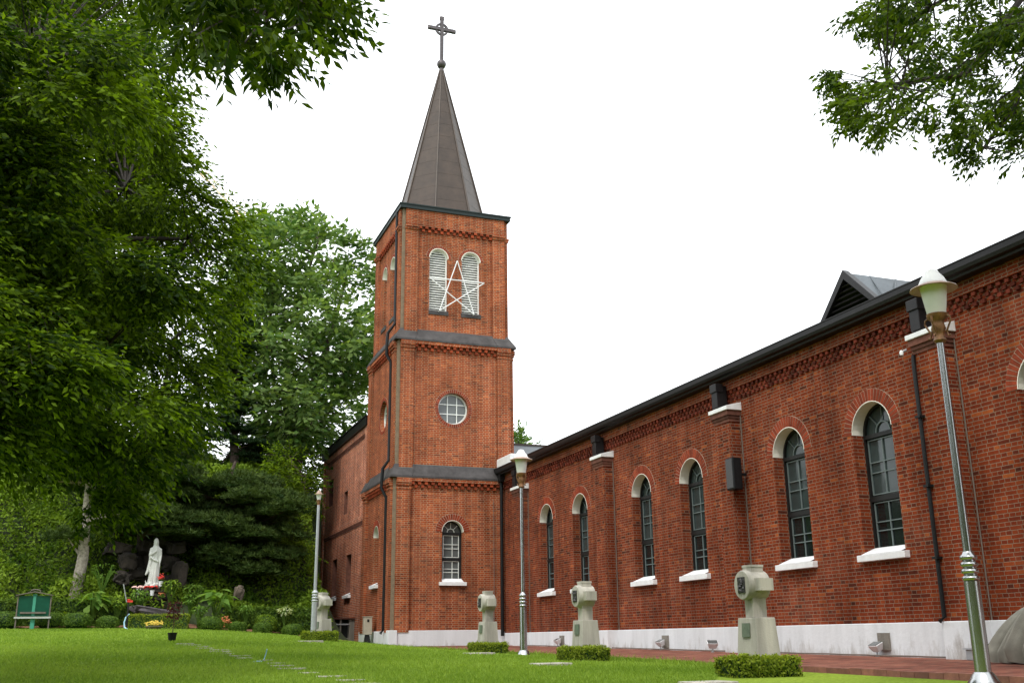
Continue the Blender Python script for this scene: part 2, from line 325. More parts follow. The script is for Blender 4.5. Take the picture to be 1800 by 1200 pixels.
def plinth_mat():
    mt = plain('limewashed plinth', (.60, .62, .64), .8, .12, 2.0, .005, 14, spec=.2, streak=True); n = mt.node_tree; N, L = n.nodes, n.links
    p = [x for x in N if x.type == 'BSDF_PRINCIPLED'][0]; lk = p.inputs['Base Color'].links[0]; src = lk.from_socket
    g = N.new('ShaderNodeNewGeometry'); sp = N.new('ShaderNodeSeparateXYZ'); L.new(g.outputs['Position'], sp.inputs[0])
    mp = N.new('ShaderNodeMapping'); mp.inputs['Scale'].default_value = (2.2, 2.2, .6); L.new(g.outputs['Position'], mp.inputs[0])
    nz = N.new('ShaderNodeTexNoise'); nz.inputs['Scale'].default_value = 2.0; nz.inputs['Detail'].default_value = 9; nz.inputs['Roughness'].default_value = .75; L.new(mp.outputs[0], nz.inputs['Vector'])
    ma = N.new('ShaderNodeMath'); ma.operation = 'MULTIPLY_ADD'; L.new(sp.outputs[2], ma.inputs[0]); ma.inputs[1].default_value = -.55; L.new(nz.outputs[0], ma.inputs[2])
    mr = N.new('ShaderNodeMapRange'); mr.inputs[1].default_value = .60; mr.inputs[2].default_value = .80; mr.inputs[3].default_value = 0; mr.inputs[4].default_value = .6; L.new(ma.outputs[0], mr.inputs[0])
    mx = N.new('ShaderNodeMix'); mx.data_type = 'RGBA'; L.new(mr.outputs[0], mx.inputs[0]); L.new(src, mx.inputs[6]); mx.inputs[7].default_value = (.20, .165, .125, 1); L.new(mx.outputs[2], p.inputs['Base Color']); return mt
MT['plinth'] = plinth_mat()
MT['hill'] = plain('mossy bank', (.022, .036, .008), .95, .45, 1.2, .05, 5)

# ------------------------------------------------------------------ ground
def grid(name, xs, ys, fz, mat, kind='structure'):
    V = np.array([(x, y, fz(x, y)) for y in ys for x in xs]); nx = len(xs)
    q = np.array([(j * nx + i, j * nx + i + 1, (j + 1) * nx + i + 1, (j + 1) * nx + i) for j in range(len(ys) - 1) for i in range(nx - 1)])
    o = npmesh(name, V, q, np.full(len(q), .5), mat, smooth=True); o['kind'] = kind; return o
xs = [-900, -300, -120, -60, -40] + list(np.arange(-30, 8.81, .6)) + [8.8]
ys = [-900, -200, -60, -30, -15, -8] + list(np.arange(-4, 60, 1.0)) + [70, 90, 140, 400, 1500]
xs = sorted(set(round(x, 3) for x in xs)); 
xs2 = xs + [9.3, 14, 20, 40, 120, 300, 900]
def gz(x, y):
    if x <= 8.8: return lawn_z(x, y)
    return path_z(max(-40, min(y, 60))) - .20
grid('lawn', xs2, ys, gz, MT['lawn'])
hx = np.arange(-40, 30.1, .7); hy = np.arange(36.4, 110, .8)
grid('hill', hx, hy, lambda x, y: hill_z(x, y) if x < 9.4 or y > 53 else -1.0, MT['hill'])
# brick path along the nave, with its edging
yp = list(np.arange(-6, 35.9, 1.0)) + [35.93]
mb = MB()
for a, b in zip(yp[:-1], yp[1:]):
    mb.quad((8.95, a, path_z(a)), (13.15, a, path_z(a)), (13.15, b, path_z(b)), (8.95, b, path_z(b)))
tag(mb.build('path', MT['paving']), kind='structure')
mb = MB(); y = -6.0
while y < 35.8:
    L_ = .235; mb.box(8.83, 8.945, y, min(35.9, y + L_ - .012), path_z(y) - .25, path_z(y) + .012 + random.uniform(-.006, .006)); y += L_
tag(mb.build('kerb', plain('kerb brick', (.21, .085, .06), .85, .3, 7, .004, 50, tintvar=.3)), kind='structure')
# garden bed
mb = MB()
bx = np.arange(-6, 8.6, .5)
for a, b in zip(bx[:-1], bx[1:]):
    for c, d in ((36.1, 36.8), (36.8, 37.6), (37.6, 38.4)):
        z = lambda x, y: lawn_z(x, y) + .035 + .03 * math.sin(x * 3.1 + y)
        mb.quad((a, c, z(a, c)), (b, c, z(b, c)), (b, d, z(b, d)), (a, d, z(a, d)))
tag(mb.build('soil_bed', MT['soil']), kind='structure')
# mown grass
def grass(n):
    u = rng.random(n); Y = 10.2 + 26.5 * u ** 1.7; X = rng.uniform(-.13, .9, n) * Y * .75 - .8; X = np.minimum(X, 8.8 - .05 * rng.random(n))
    k = (X > -6.5) & (Y < 36.6); X, Y = X[k], Y[k]
    Z = np.array([lawn_z(a, b) for a, b in zip(X, Y)])
    n = len(X); h = rng.uniform(.02, .05, n) * np.where(rng.random(n) > .96, 1.8, 1) * np.where(X > 8.5, 1.9, 1); wd = rng.uniform(.004, .008, n) * (1 + Y / 18); ang = rng.uniform(0, 2 * np.pi, n); ln = rng.normal(0, .6, (n, 2)) * h[:, None]
    dx, dy = np.cos(ang) * wd, np.sin(ang) * wd
    V = np.empty((n, 3, 3)); V[:, 0] = np.c_[X - dx, Y - dy, Z - .005]; V[:, 1] = np.c_[X + dx, Y + dy, Z - .005]; V[:, 2] = np.c_[X + ln[:, 0], Y + ln[:, 1], Z + h]
    pat = np.array([noise.noise(Vector((a * .35, b * .35, 0))) for a, b in zip(X, Y)])
    t = np.clip(.5 + pat * .7 + rng.normal(0, .34, n), 0, 1)
    o = npmesh('grass', V.reshape(-1, 3), np.arange(3 * n).reshape(n, 3), t, MT['grassb']); o['kind'] = 'stuff'
grass(260000)

# ------------------------------------------------------------------ the church
class Fr:
    def __init__(s, o, u, n): s.o = Vector(o); s.u = Vector(u); s.n = Vector(n)
    def __call__(s, u, v, d=0): return s.o + s.u * u + Vector((0, 0, v)) + s.n * d
def arch_pts(uc, w, vs, n=14, grow=0):
    r = w / 2 + grow
    return [(uc - r * math.cos(math.pi * i / n), vs + r * math.sin(math.pi * i / n)) for i in range(n + 1)]
def wall(mb, F, u0, u1, v0, v1, ops, mi=0):
    ops = sorted(ops, key=lambda o: o['u']); c = u0
    for o in ops:
        a, b = o['u'] - o['w'] / 2, o['u'] + o['w'] / 2
        if a > c: mb.quad(F(c, v0), F(a, v0), F(a, v1), F(c, v1), mi)
        if o['k'] == 'round':
            up = arch_pts(o['u'], o['w'], o['v']); lo = [(p, 2 * o['v'] - q) for p, q in up]
            for (p, q), (p2, q2) in zip(up[:-1], up[1:]): mb.quad(F(p, q), F(p2, q2), F(p2, v1), F(p, v1), mi)
            for (p, q), (p2, q2) in zip(lo[:-1], lo[1:]): mb.quad(F(p, v0), F(p2, v0), F(p2, q2), F(p, q), mi)
        else:
            mb.quad(F(a, v0), F(b, v0), F(b, o['v0']), F(a, o['v0']), mi)
            if o['k'] == 'arch':
                up = arch_pts(o['u'], o['w'], o['vs'])
                for (p, q), (p2, q2) in zip(up[:-1], up[1:]): mb.quad(F(p, q), F(p2, q2), F(p2, v1), F(p, v1), mi)
            else: mb.quad(F(a, o['vs']), F(b, o['vs']), F(b, v1), F(a, v1), mi)
        c = b
    if c < u1: mb.quad(F(c, v0), F(u1, v0), F(u1, v1), F(c, v1), mi)
def outline(o, grow=0, n=14):
    if o['k'] == 'arch': return [(o['u'] - o['w'] / 2 - grow, o['v0'] - grow)] + arch_pts(o['u'], o['w'], o['vs'], n, grow) + [(o['u'] + o['w'] / 2 + grow, o['v0'] - grow)]
    if o['k'] == 'round': return [(o['u'] + (o['w'] / 2 + grow) * math.cos(2 * math.pi * i / 28), o['v'] + (o['w'] / 2 + grow) * math.sin(2 * math.pi * i / 28)) for i in range(28)]
    return [(o['u'] - o['w'] / 2 - grow, o['v0'] - grow), (o['u'] - o['w'] / 2 - grow, o['vs'] + grow), (o['u'] + o['w'] / 2 + grow, o['vs'] + grow), (o['u'] + o['w'] / 2 + grow, o['v0'] - grow)]
def reveal(mb, F, o, dep):
    """brick jambs; the arch soffit is its own plastered piece"""
    if o['k'] == 'round':
        P = outline(o); 
        for (p, q), (p2, q2) in zip(P, P[1:] + P[:1]): mb.quad(F(p, q), F(p2, q2), F(p2, q2, -dep), F(p, q, -dep))
        return
    for s in (-1, 1):
        u = o['u'] + s * o['w'] / 2; mb.quad(F(u, o['v0']), F(u, o['vs']), F(u, o['vs'], -dep), F(u, o['v0'], -dep))
    mb.quad(F(o['u'] - o['w'] / 2, o['v0']), F(o['u'] + o['w'] / 2, o['v0']), F(o['u'] + o['w'] / 2, o['v0'], -dep), F(o['u'] - o['w'] / 2, o['v0'], -dep))
    if o['k'] == 'rect': mb.quad(F(o['u'] - o['w'] / 2, o['vs']), F(o['u'] + o['w'] / 2, o['vs']), F(o['u'] + o['w'] / 2, o['vs'], -dep), F(o['u'] - o['w'] / 2, o['vs'], -dep))
def strip(mb, F, outer, inner, d0, d1, closed=True, mi=0):
    n = len(outer); rng_ = range(n) if closed else range(n - 1)
    for i in rng_:
        j = (i + 1) % n
        a, b, c, d = outer[i], outer[j], inner[j], inner[i]
        mb.quad(F(*a, d1), F(*b, d1), F(*c, d1), F(*d, d1), mi)
        mb.quad(F(*d, d1), F(*c, d1), F(*c, d0), F(*d, d0), mi)
        mb.quad(F(*a, d0), F(*b, d0), F(*b, d1), F(*a, d1), mi)
def voussoirs(F, o, par, t=.24, dark=False):
    mb = MB(); r = o['w'] / 2; full = o['k'] == 'round'
    A = 2 * math.pi if full else math.pi; vc = o['v'] if full else o['vs']
    n = int(A * (r + t * .45) / .078)
    m_ = 40 if full else 20
    bo = [(o['u'] - (r + t + .008) * math.cos(A * i / m_), vc + (r + t + .008) * math.sin(A * i / m_)) for i in range(m_ + 1)]
    bi = [(o['u'] - (r - .0) * math.cos(A * i / m_), vc + (r - .0) * math.sin(A * i / m_)) for i in range(m_ + 1)]
    strip(mb, F, bo, bi, 0, .003, False, 1)
    for i in range(n):
        a0 = A * (i + .08) / n; a1 = A * (i + .92) / n; k = random.uniform(-.004, .004); tt = random.random()
        P = [(o['u'] - q * math.cos(a), vc + q * math.sin(a)) for q, a in ((r + .004, a0), (r + .004, a1), (r + t + k, a1), (r + t + k, a0))]
        mb.add([F(*p, .0035) for p in P] + [F(*p, .009) for p in P], [(4, 5, 6, 7), (0, 1, 5, 4), (1, 2, 6, 5), (2, 3, 7, 6), (3, 0, 4, 7)], 0, tt)
    mb.build('arch_ring', [MT['brick_one'], MT['mortar']], par)
def window(F, o, par, dep, style, sill=True, glassmat=None, lab=None):
    """frame mesh 'window' with pane, glazing bars, sill, arch soffit and brick ring under it"""
    fr = MB(); fw = .055
    out_, inn = outline(o, -.002), outline(o, -fw)
    strip(fr, F, out_, inn, -dep - .05, -dep + .03)
    U0, U1 = o['u'] - o['w'] / 2, o['u'] + o['w'] / 2
    bars = MB(); d0 = -dep - .012; d1 = -dep + .012
    if style == 'arch':
        v0, vs = o['v0'], o['vs']; mid = v0 + (vs - v0) * .45
        fr.fbox(F, U0 + .03, U1 - .03, vs - .09, vs - .01, -dep - .03, -dep + .045)
        fr.fbox(F, U0 + .03, U1 - .03, mid - .05, mid + .05, -dep - .03, -dep + .035)
        for (a, b, i0) in ((mid + .05, vs - .09, .07), (v0 + fw, mid - .05, .10)):
            uu0, uu1 = U0 + fw + .015, U1 - fw - .015
            for uu in (uu0 + .05, (uu0 + uu1) / 2 + .06, uu1 - .03): bars.fbox(F, uu - .011, uu + .011, a + .03, b - .03, d0, d1)
            for f_ in (.03, .40, .58, .97): bars.fbox(F, uu0 + .04, uu1 - .02, a + (b - a) * f_ - .010, a + (b - a) * f_ + .010, d0 + .001, d1 - .002)
        r = o['w'] / 2 - fw
        inner = [(o['u'] - r * .42 * math.cos(math.pi * i / 8), vs + r * .42 * math.sin(math.pi * i / 8)) for i in range(9)]
        in2 = [(o['u'] - (r * .42 - .025) * math.cos(math.pi * i / 8), vs + (r * .42 - .025) * math.sin(math.pi * i / 8)) for i in range(9)]
        strip(bars, F, inner, in2, d0, d1, False)
        for a in (45, 90, 135):
            c_, s_ = math.cos(R_(a)), math.sin(R_(a)); p0 = (o['u'] + r * .42 * c_, vs + r * .42 * s_); p1 = (o['u'] + r * .99 * c_, vs + r * .99 * s_)
            bars.tube([F(*p0, -dep), F(*p1, -dep)], .012, 4)
    elif style == 'rect':
        mid = (o['v0'] + o['vs']) / 2; bars.fbox(F, U0 + fw, U1 - fw, mid - .02, mid + .02, d0, d1); bars.fbox(F, o['u'] - .015, o['u'] + .015, o['v0'] + fw, o['vs'] - fw, d0 + .001, d1 - .002)
    else:
        r = o['w'] / 2 - fw
        for k in (-.34, .34):
            h = math.sqrt(1 - k * k) * r
            bars.fbox(F, o['u'] + k * r - .016, o['u'] + k * r + .016, o['v'] - h, o['v'] + h, d0, d1)
            bars.fbox(F, o['u'] - h, o['u'] + h, o['v'] + k * r - .016, o['v'] + k * r + .016, d0 + .001, d1 - .002)
    wn = fr.build('window', MT['muntinw'] if style == 'round' else MT['frame'], par)
    if lab: wn['label'] = lab
    bars.build('glazing_bar', MT['muntin'] if style == 'arch' and glassmat is None else MT['muntinw'], wn)
    if style == 'arch' and glassmat is None:
        lo_ = MB(); lo_.fbox(F, U0 + .01, U1 - .01, o['v0'] + .01, mid, -dep - .03, -dep - .02); lo_.build('pane', MT['glass'], wn)
        fan = dict(o); fan['v0'] = mid + .012
        pn = MB(); P = outline(fan, -.012); tl_ = (random.uniform(-.012, .012), random.uniform(-.006, .006)); pn.add([F(p, q, -dep - .02 + tl_[0] * (p - o['u']) + tl_[1] * (q - vs)) for p, q in P], [tuple(range(len(P)))], 0, .5); pn.build('pane', MT['glassu'], wn)
    else:
      pn = MB(); P = outline(o, -.01); pn.add([F(p, q, -dep - .02) for p, q in P], [tuple(range(len(P)))], 0, .5)
      pn.build('pane', glassmat or MT['glass'], wn)
    if o['k'] == 'arch':
        s = MB(); A = arch_pts(o['u'], o['w'], o['vs'], 18, -.004)
        for (p, q), (p2, q2) in zip(A[:-1], A[1:]): s.quad(F(p, q, .012), F(p2, q2, .012), F(p2, q2, -dep + .03), F(p, q, -dep + .03))
        B_ = arch_pts(o['u'], o['w'], o['vs'], 18, .012); strip(s, F, B_, A, 0, .012, False)
        s.build('arch_soffit', MT['soffit'], wn, smooth=True)
    if o['k'] != 'rect': voussoirs(F, o, wn, .13 if o['k'] == 'round' else .24)
    if sill:
        s = MB(); e = .10; t = .15
        a, b = U0 - e, U1 + e; z1 = o['v0']; 
        s.add([F(a, z1 - t, -.02), F(b, z1 - t, -.02), F(b, z1 - t, .12), F(a, z1 - t, .12), F(a, z1 - .02, -.02), F(b, z1 - .02, -.02), F(b, z1 - .03, .12), F(a, z1 - .03, .12)],
              [(0, 1, 2, 3), (4, 5, 6, 7), (0, 1, 5, 4), (1, 2, 6, 5), (2, 3, 7, 6), (3, 0, 4, 7)])
        s.add([F(U0 + .003, z1 - .024, .10), F(U1 - .003, z1 - .024, .10), F(U1 - .003, z1 + .11, -dep + .03), F(U0 + .003, z1 + .11, -dep + .03)], [(0, 1, 2, 3)])
        s.build('sill', MT['whitepaint'], wn, bevel=.008)
    return wn
def dentils(mb, F, u0, u1, v, n_rows=2, pitch=.215, w=.115, h=.062, gap=.035, proud=(.055, .035)):
    for k in range(n_rows):
        vv = v - k * (h + gap); u = u0 + (pitch / 2 if k % 2 else 0)
        while u + w < u1:
            mb.fbox(F, u, u + w, vv - h, vv, -.03, proud[k % 2]); u += pitch

church = empty('brick_church', (11.4, 36, -.3), 'red brick church with a bell tower, dark spire and long nave of arched windows', 'church')
INV = Matrix.Translation(-church.location)
_mb_build = MB.build
def cbuild(mb, name, mat, parent=None, **k): return _mb_build(mb, name, mat, parent, **k)
# every part of the church is built in world coordinates; parent inverse keeps it there
def settle(root):
    for o in list(root.children):
        o.matrix_parent_inverse = Matrix.Translation(-root.location)

# --- nave
XW = 13.2; FN = Fr((XW, 0, 0), (0, 1, 0), (-1, 0, 0))
NY0, NY1 = 1.0, 36.0
WY = [31.85, 29.15, 25.08, 22.42, 18.33, 15.67, 11.6, 8.94]
ops = [dict(k='arch', u=y_, w=1.10, v0=1.46, vs=3.72) for y_ in WY]
mb = MB(); wall(mb, FN, NY0, NY1, .1, 5.62, ops)
for o in ops: reveal(mb, FN, o, .27)
mb.fbox(FN, NY0, NY1, 5.62, 5.95, -.2, .05)            # plain band under the eave
mb.fbox(FN, NY0, NY1, 5.545, 5.61, -.1, .075)           # string course
mb.quad((13.2, NY0, -.5), (24, NY0, -.5), (24, NY0, 6), (13.2, NY0, 6)); mb.quad((24, NY0, -.5), (24, 46, -.5), (24, 46, 6), (24, NY0, 6)); mb.quad((24, 46, -.5), (13.2, 46, -.5), (13.2, 46, 6), (24, 46, 6))
mb.build('nave_wall', MT['brick_nave'], church)
mb = MB(); dentils(mb, FN, NY0, 35.85, 5.54, 3, .18, .085, .066, .028, (.055, .04)); mb.build('dentil_course', plain('frieze brick', (.13, .026, .014), .85, .3, 7, .003, 50, tintvar=.5, spec=.15), church)
for i, o in enumerate(ops): window(FN, o, church, .27, 'arch')
# plinth
mb = MB(); mb.box(13.14, 13.5, NY0, 35.99, -.8, .20)
BY = [33.78, 27.08, 20.38, 13.68, 6.95]
for y_ in BY: mb.box(12.82, 13.2, y_ - .36, y_ + .36, -.8, .197)
mb.box(8.99, 13.7, 35.94, 36.3, -.8, .31); mb.box(8.98, 9.5, 36.0, 40.75, -.8, .305)
# corner block
mb.box(8.93, 9.25, 35.88, 36.2, -.8, .32)
mb.build('plinth', MT['plinth'], church, bevel=.012)
for i, y_ in enumerate(BY):
    b = MB(); b.box(12.9, 13.25, y_ - .31, y_ + .31, .15, 4.74)
    bt_ = b.build('buttress', MT['brick_nave'], church)
    b = MB(); b.box(12.885, 13.25, y_ - .33, y_ + .33, 4.74, 4.81); b.box(12.86, 13.25, y_ - .35, y_ + .35, 4.81, 4.88); b.box(12.83, 13.25, y_ - .37, y_ + .37, 4.88, 5.0)
    b.build('corbel', MT['brick_dark'], bt_)
    b = MB(); a0, a1 = y_ - .40, y_ + .40
    b.add([(12.80, a0, 5.0), (12.80, a1, 5.0), (13.24, a1, 5.0), (13.24, a0, 5.0), (12.80, a0, 5.09), (12.80, a1, 5.09), (13.24, a1, 5.2), (13.24, a0, 5.2)], [(0, 1, 2, 3), (4, 5, 6, 7), (0, 1, 5, 4), (1, 2, 6, 5), (2, 3, 7, 6), (3, 0, 4, 7)])
    b.build('cap', MT['whitepaint'], bt_, bevel=.008)
    b = MB(); b.box(12.83, 13.1, y_ + .02, y_ + .26, 5.13, 5.66); b.box(12.80, 13.0, y_ - .0, y_ + .28, 5.5, 5.7); b.build('rainwater_box', MT['gutter'], church, bevel=.01)
# gutter and roof
mb = MB()
prof = [(13.15, 5.80), (12.96, 5.80), (12.95, 5.84), (12.87, 5.86), (12.85, 5.92), (12.845, 6.015), (12.83, 6.02), (12.83, 6.04), (12.90, 6.045), (13.15, 6.0)]
n = len(prof); vs_ = [(x, NY0, z) for x, z in prof] + [(x, 35.98, z) for x, z in prof]
mb.add(vs_, [(i, (i + 1) % n, n + (i + 1) % n, n + i) for i in range(n)] + [tuple(range(n)), tuple(range(n, 2 * n))])
mb.build('gutter', MT['gutter'], church)
mb = MB(); ridge = (18.6, 8.2)
mb.add([(12.98, NY0, 6.01), (12.98, 44, 6.01), (18.6, 44, 8.0), (18.6, NY0, 8.0), (24.3, NY0, 6.01), (24.3, 44, 6.01)], [(0, 1, 2, 3), (3, 2, 5, 4), (0, 3, 4), (1, 2, 5)])
mb.build('nave_roof', MT['slate'], church)
# cross roof behind the tower
mb = MB()
mb.add([(13.3, 35.6, 6.3), (22, 35.6, 6.3), (22, 39.2, 7.62), (13.3, 39.2, 7.62), (13.3, 43, 6.3), (22, 43, 6.3)], [(0, 1, 2, 3), (3, 2, 5, 4), (0, 3, 4), (1, 2, 5)])
mb.build('cross_roof', MT['slate'], church)
mb = MB(); mb.box(13.3, 22, 39.15, 39.25, 7.6, 7.69); mb.build('roof_ridge', MT['spire'], church)
mb = MB(); mb.box(12.95, 13.7, 34.5, 35.96, 6.06, 6.40); mb.build('sky_sheen_roof', MT['whitepaint'], church, bevel=.02)  # white block: sky reflected by the roof plane, put into its colour
# dormer vent
mb = MB()
dy0, dy1, dz0, dzp, dx = 14.92, 16.62, 6.03, 6.90, 13.02
yc = (dy0 + dy1) / 2
mb.add([(dx, dy0, dz0), (dx, dy1, dz0), (dx, yc, dzp), (16.2, yc, dzp), (14.0, dy0 - .1, dz0 + .35), (14.0, dy1 + .1, dz0 + .35)], [(0, 2, 3, 4), (1, 2, 3, 5)])
for f in (.2, .4, .6, .8):
    for ya, s_ in ((dy0, -1), (dy1, 1)):
        top_, bot_ = Vector((dx + (16.2 - dx) * f, yc, dzp)), Vector((dx + (14.0 - dx) * f, ya + s_ * .1 * f, dz0 + .35 * f))
        mb.tube([top_, bot_], .018, 4)
dm = mb.build('dormer', MT['slate'], church)
mb = MB()
for s in (0, 1):
    a = (dy0 - .07, dy1 + .07)[s]
    P0, P1 = Vector((dx - .03, a, dz0)), Vector((dx - .03, yc, dzp + .05)); off = Vector((0, .15 * (1 if s == 0 else -1), 0))
    mb.add([P0, P1, P1 - Vector((0, 0, .19)), P0 + off, P0 + Vector((.14, 0, 0)), P1 + Vector((.14, 0, 0)), P1 + Vector((.14, 0, -.19)), P0 + off + Vector((.14, 0, 0))], [(0, 1, 2, 3), (4, 5, 6, 7), (0, 1, 5, 4), (2, 3, 7, 6)])
mb.build('barge_board', MT['gutter'], dm)
mb = MB()
for k in range(6):
    z = dz0 + .08 + k * .105; hw = (yc - dy0) * (1 - (z - dz0) / (dzp - dz0)) - .06
    if hw > .05: mb.add([(dx + .02, yc - hw, z), (dx + .02, yc + hw, z), (dx + .10, yc + hw, z + .075), (dx + .10, yc - hw, z + .075), (dx + .03, yc - hw, z - .012), (dx + .03, yc + hw, z - .012), (dx + .11, yc + hw, z + .06), (dx + .11, yc - hw, z + .06)], [(0, 1, 2, 3), (4, 5, 6, 7), (0, 1, 5, 4)])
mb.build('louvre', MT['gutter'], dm)
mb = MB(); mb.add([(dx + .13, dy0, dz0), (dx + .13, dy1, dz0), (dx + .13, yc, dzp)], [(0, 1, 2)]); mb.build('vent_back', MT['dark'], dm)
# basement vents and downpipe
for (yv, zv) in ((24.0, -.12), (15.85, -.13), (30.6, -.08)):
    mb = MB(); mb.box(13.10, 13.139, yv - .15, yv + .15, zv - .14, zv + .16); mb.build('basement_vent', MT['conc'], church)
mb = MB(); mb.tube([(12.86, 13.98, 4.72), (12.84, 13.98, 4.5), (12.84, 13.98, .26), (12.74, 13.98, .2)], .037, 8)
for z in (1.2, 2.4, 3.6): mb.box(12.78, 12.92, 13.92, 14.04, z, z + .04)
mb.build('downpipe', MT['black'], church, smooth=True)
# thin conduits on the nave wall beside each buttress
for y_ in BY[:4]:
    mb = MB(); mb.tube([(13.185, y_ - .36, .2), (13.185, y_ - .35, 4.9)], .014, 5); mb.build('conduit', MT['wire'], church)

# --- tower: three stages
CX, CY = 11.38, 38.33
stages = [  # half width, z0, z1 (top of brick), skirt
    (2.31, .25, 5.60), (2.235, 5.85, 10.74), (2.10, 11.0, 16.12)]
tower_ops_front = [[dict(k='arch', u=11.27, w=.80, v0=1.98, vs=3.72)], [dict(k='round', u=11.3, v=8.26, w=1.18)],
                   [dict(k='arch', u=10.72, w=.74, v0=12.0, vs=14.22), dict(k='arch', u=12.03, w=.76, v0=12.0, vs=14.22)]]
tower_ops_left = [[dict(k='arch', u=38.6, w=.80, v0=1.98, vs=3.72)], [dict(k='round', u=38.2, v=8.26, w=1.18)],
                  [dict(k='arch', u=37.75, w=.74, v0=12.0, vs=14.22), dict(k='arch', u=39.05, w=.76, v0=12.0, vs=14.22)]]
wl = MB()
for i, (h, z0, z1) in enumerate(stages):
    FF = Fr((0, CY - h, 0), (1, 0, 0), (0, -1, 0)); FL = Fr((CX - h, 0, 0), (0, 1, 0), (-1, 0, 0))
    FB = Fr((0, CY + h, 0), (1, 0, 0), (0, 1, 0)); FRt = Fr((CX + h, 0, 0), (0, 1, 0), (1, 0, 0))
    dep = .30 if i != 2 else .26
    for F, c, opz in ((FF, CX, tower_ops_front[i]), (FL, CY, tower_ops_left[i]), (FB, CX, []), (FRt, CY, [])):
        wall(wl, F, c - h, c + h, z0, z1, opz)
        for o in opz: reveal(wl, F, o, dep)
        pw = .50; ct = z1 - .02
        dn = MB()
        for s in (-1, 1):   # pilasters
            strc = MB()
            a, b = sorted((c + s * (h - .085), c + s * (h - .085 - pw)))
            wl.fbox(F, a, b, z0, z1, -.1, .105)
            for (za, zb, d) in ((ct - .17, ct, .19), (ct - .27, ct - .175, .155), (ct - .40, ct - .33, .125)) if i != 2 else ((ct - .78, ct - .70, .18), (ct - .87, ct - .785, .145)):
                strc.fbox(F, a - .02, b + .02, za, zb, -.1, d)
            strc.build('string_course', MT['brick_tower'], church)
        # frieze between the pilasters
        a, b = c - h + .085 + pw, c + h - .085 - pw
        if i != 2:
            wl.fbox(F, a, b, z1 - .13, z1, -.1, .14); dentils(dn, F, a + .02, b, z1 - .14, 2, .25, .115, .095, .02, (.12, .075))
        else:
            wl.fbox(F, a, b, z1 - .70, z1, -.1, .095); dentils(dn, F, a + .02, b, z1 - .71, 2, .25, .115, .095, .02, (.12, .075))
        dn.build('dentil_course', MT['brick_tw'], church)
    # rebated corners with cement joint
    for sx in (-1, 1):
        for sy in (-1, 1):
            if sx == 1 and sy == -1: continue
            x, y = CX + sx * h, CY + sy * h; jn = MB()
            jn.box(min(x, x + sx * .025), max(x, x + sx * .025), min(y - sy * .09, y + sy * .025), max(y - sy * .09, y + sy * .025), z0, z1 - .02)
            jn.box(min(x - sx * .09, x - sx * .001), max(x - sx * .09, x - sx * .001), min(y, y + sy * .024), max(y, y + sy * .024), z0, z1 - .02)
            jn.build('corner_joint', MT['joint'], church)
    # sloped flashing above stages 1 and 2
    if i < 2:
        h2 = stages[i + 1][0]; e = h + .16; zt = z1 + .50
        q = lambda r, z: [(CX - r, CY - r, z), (CX + r, CY - r, z), (CX + r, CY + r, z), (CX - r, CY + r, z)]
        P = q(e, z1 + .0) + q(e, z1 + .07) + q(h2 + .05, zt) + q(h2 - .06, zt + .01) + q(h2 - .1, z1)
        fs = []
        for k in range(4):
            for r_ in range(3): fs.append((r_ * 4 + k, r_ * 4 + (k + 1) % 4, (r_ + 1) * 4 + (k + 1) % 4, (r_ + 1) * 4 + k))
            fs.append((k, (k + 1) % 4, 16 + (k + 1) % 4, 16 + k))
        skirt = MB(); skirt.add(P, fs)
        for k in range(4):  # seams at the pilasters
            for t_ in (.16, .84):
                a, b = Vector(P[4 + k]), Vector(P[4 + (k + 1) % 4]); c_, d_ = Vector(P[8 + k]), Vector(P[8 + (k + 1) % 4])
                skirt.tube([a.lerp(b, t_), c_.lerp(d_, t_)], .018, 5)
        skirt.build('flashing', MT['lead'], church)
wl.build('tower_wall', MT['brick_tower'], church)
for i in range(2):
    h = stages[i][0]; FF = Fr((0, CY - h, 0), (1, 0, 0), (0, -1, 0)); FL = Fr((CX - h, 0, 0), (0, 1, 0), (-1, 0, 0))
    for F, o in ((FF, tower_ops_front[i][0]), (FL, tower_ops_left[i][0])):
        window(F, o, church, .26 if i == 0 else .2, 'arch' if i == 0 else 'round', sill=(i == 0), glassmat=MT['glasst'])
